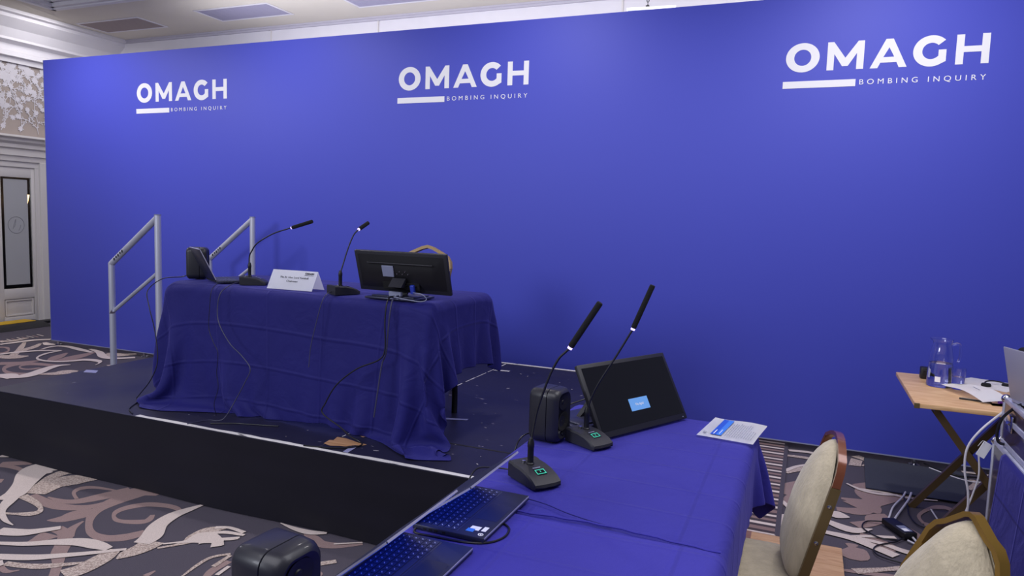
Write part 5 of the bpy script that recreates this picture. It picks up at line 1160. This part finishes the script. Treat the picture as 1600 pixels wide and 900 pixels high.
cable('microphone_cable', [(-2.995, 3.165, 1.125), (-2.96, 3.06, 1.120), (-2.965, 2.985, 1.08), (-2.976, 2.970, 0.997), (-2.955, 2.96, 0.91), (-2.87, 2.95, 0.81), (-2.78, 2.94, 0.755), (-2.71, 2.93, 0.692), (-2.735, 2.92, 0.62), (-2.79, 2.91, 0.52), (-2.83, 2.88, 0.43), (-2.86, 2.86, zS), (-2.92, 2.84, zS), (-2.96, 2.74, zS)], 0.0026, m_cabd, 'dark grey cable looping down the cloth from the left stage microphone')
cable('floor_cable', [(-2.86, 2.80, zS), (-2.757, 2.86, zS), (-2.69, 2.88, zS), (-2.62, 2.90, zS), (-2.52, 2.93, zS)], 0.003, m_bcab, 'short cable lying on the stage along the cloth hem')
cable('microphone_cable', [(-2.285, 3.055, 1.125), (-2.27, 3.00, 1.118), (-2.275, 2.968, 1.08), (-2.30, 2.955, 0.97), (-2.325, 2.945, 0.85), (-2.33, 2.935, 0.74)], 0.0022, m_cabd, 'thin dark cable hanging from the microphone beside the name card')
cable('monitor_cable', [(-1.86, 3.06, 1.14), (-1.862, 2.985, 1.122), (-1.862, 2.958, 1.06), (-1.868, 2.95, 0.95), (-1.87, 2.94, 0.86), (-1.89, 2.935, 0.80), (-1.90, 2.92, 0.68), (-1.915, 2.91, 0.54)], 0.0038, m_cabd, 'dark grey cable hanging straight down the cloth below the monitor')
cable('monitor_cable', [(-1.885, 3.05, 1.13), (-1.885, 2.975, 1.12), (-1.882, 2.945, 1.02), (-1.87, 2.93, 0.88), (-1.90, 2.92, 0.825), (-2.02, 2.915, 0.77), (-2.13, 2.90, 0.68), (-2.19, 2.89, 0.58), (-2.20, 2.88, 0.53), (-2.10, 2.89, 0.47), (-2.05, 2.90, 0.43), (-1.985, 2.905, zS), (-1.96, 2.86, zS), (-2.00, 2.80, zS), (-2.09, 2.76, zS), (-2.20, 2.735, zS)], 0.0036, m_bcab, 'black cable bowed out in a big loop in front of the stage cloth')
dz = DZ+0.009
cable('speaker_cable', [(-0.862, 2.42, dz+0.02), (-0.89, 2.42, dz), (-0.915, 2.38, dz-0.004), (-0.925, 2.33, dz-0.03), (-0.93, 2.28, dz-0.12)], 0.0028, m_bcab, 'black cable leaving the desk loudspeaker over the desk edge')
cable('microphone_cable', [(-0.785, 2.005, dz+0.008), (-0.82, 2.01, dz), (-0.87, 2.00, dz), (-0.912, 1.96, dz), (-0.925, 1.92, dz-0.05), (-0.93, 1.90, dz-0.15)], 0.0026, m_bcab, 'black cable running from the near desk microphone past the laptop lid')
cable('monitor_cable', [(-0.74, 2.66, 0.85), (-0.80, 2.66, 0.82), (-0.87, 2.62, 0.79), (-0.90, 2.56, 0.752), (-0.90, 2.48, 0.748)], 0.003, m_bcab, 'black cable curving behind the tilted desk monitor')
cable('power_cable', [(-0.858, 1.50, dz+0.006), (-0.852, 1.485, dz), (-0.80, 1.487, dz), (-0.72, 1.493, dz), (-0.668, 1.515, dz), (-0.645, 1.56, dz), (-0.652, 1.61, dz), (-0.68, 1.635, dz)], 0.003, m_bcab, 'black charging cable wrapped round the near corner of the stickered laptop')
cable('cloth_crease_line', [(-0.685, 1.815, dz), (-0.62, 1.80, dz), (-0.55, 1.77, dz), (-0.47, 1.752, dz-0.002), (-0.42, 1.748, dz-0.003)], 0.0015, m_cloth2, 'thin dark blue line added for a crease in the desk cloth beside the near microphone')  # thin tube added in place of a crease in the cloth
cable('white_cable', [(0.98, 3.20, 0.86), (0.90, 3.32, 0.875), (0.86, 3.50, 0.845), (0.80, 3.56, 0.76), (0.735, 3.57, 0.673), (0.701, 3.58, 0.591), (0.702, 3.59, 0.491), (0.724, 3.60, 0.394), (0.73, 3.61, 0.30), (0.72, 3.63, 0.15), (0.70, 3.66, 0.02), (0.72, 3.9, 0.014), (0.62, 3.84, 0.014), (0.55, 3.89, 0.014)], 0.0048, m_wcab, 'thick white cable arching from the flight case down to the carpet')
cable('white_cable', [(0.803, 3.86, 0.51), (0.815, 3.87, 0.40), (0.80, 3.88, 0.30), (0.777, 3.88, 0.20), (0.76, 3.9, 0.05), (0.75, 4.05, 0.015), (0.72, 4.4, 0.015)], 0.004, m_wcab, 'thinner white cable hanging below the side table')
cable('black_cable', [(0.96, 3.22, 0.865), (0.86, 3.36, 0.87), (0.795, 3.42, 0.80), (0.775, 3.44, 0.728), (0.785, 3.45, 0.672), (0.84, 3.50, 0.656), (0.90, 3.55, 0.656)], 0.006, m_bcab, 'thick black cable arching over the corner of the small flight case')
t = thing('cable_tag', 'white paper tag hanging on the cable beside the flight case', 'tag', (0.775, 3.63, 0.585), 0.4)
bm = nb(); box(bm, (-0.022, -0.001, -0.035), (0.022, 0.001, 0.035), 0.0005, 1, M=Matrix.Rotation(0.5, 4, 'Y')); obj('paper_tag', bm, m_cardw, t)
bm = nb(); tube(bm, [(0.0, 0, 0.03), (-0.03, -0.03, 0.05), (-0.06, -0.045, 0.03)], 0.001, 6, 4); obj('string', bm, m_wcab, t)
for pts, r, m, lb in (
    ([(0.62, 4.62, 0.018), (0.593, 4.52, 0.017), (0.531, 4.347, 0.014), (0.497, 4.186, 0.014), (0.480, 4.10, 0.022)], 0.005, m_wcab, 'left of two white cables running from the mat to the adapter brick'),
    ([(0.65, 4.62, 0.018), (0.623, 4.50, 0.017), (0.584, 4.374, 0.014), (0.542, 4.237, 0.014), (0.505, 4.10, 0.022)], 0.006, m_wcab, 'right of two white cables running from the mat to the adapter brick'),
    ([(0.575, 3.92, 0.022), (0.60, 3.86, 0.014), (0.64, 3.80, 0.014), (0.69, 3.70, 0.014)], 0.005, m_wcab, 'white cable leaving the adapter brick towards the gold-framed chair'),
    ([(0.475, 4.07, 0.024), (0.388, 4.067, 0.013), (0.355, 3.999, 0.013), (0.364, 3.933, 0.013), (0.425, 3.865, 0.013), (0.50, 3.87, 0.013), (0.55, 3.92, 0.02)], 0.0035, m_bcab, 'black cable looped to the left of the adapter brick'),
    ([(0.53, 3.90, 0.018), (0.495, 3.85, 0.013), (0.408, 3.763, 0.013), (0.385, 3.694, 0.013), (0.414, 3.633, 0.013), (0.525, 3.60, 0.013), (0.66, 3.58, 0.013)], 0.0035, m_bcab, 'black cable coiled on the carpet in front of the adapter brick'),
    ([(0.60, 4.60, 0.018), (0.605, 4.40, 0.015), (0.599, 4.25, 0.013), (0.633, 4.12, 0.013), (0.75, 4.10, 0.013), (0.90, 4.2, 0.013)], 0.0035, m_bcab, 'black cable running from the mat behind the crossed table legs'),
    ([(0.80, 5.26, 0.02), (0.95, 5.10, 0.02), (1.10, 5.12, 0.02), (1.30, 5.18, 0.02)], 0.006, m_bcab, 'black cable snaking along the floor under the backdrop'),
    ([(0.82, 5.20, 0.014), (0.98, 5.04, 0.014), (1.12, 5.05, 0.014), (1.30, 5.10, 0.014)], 0.004, m_wcab, 'pale cable beside the black one under the backdrop')):
    cable('floor_cable', pts, r, m, lb)
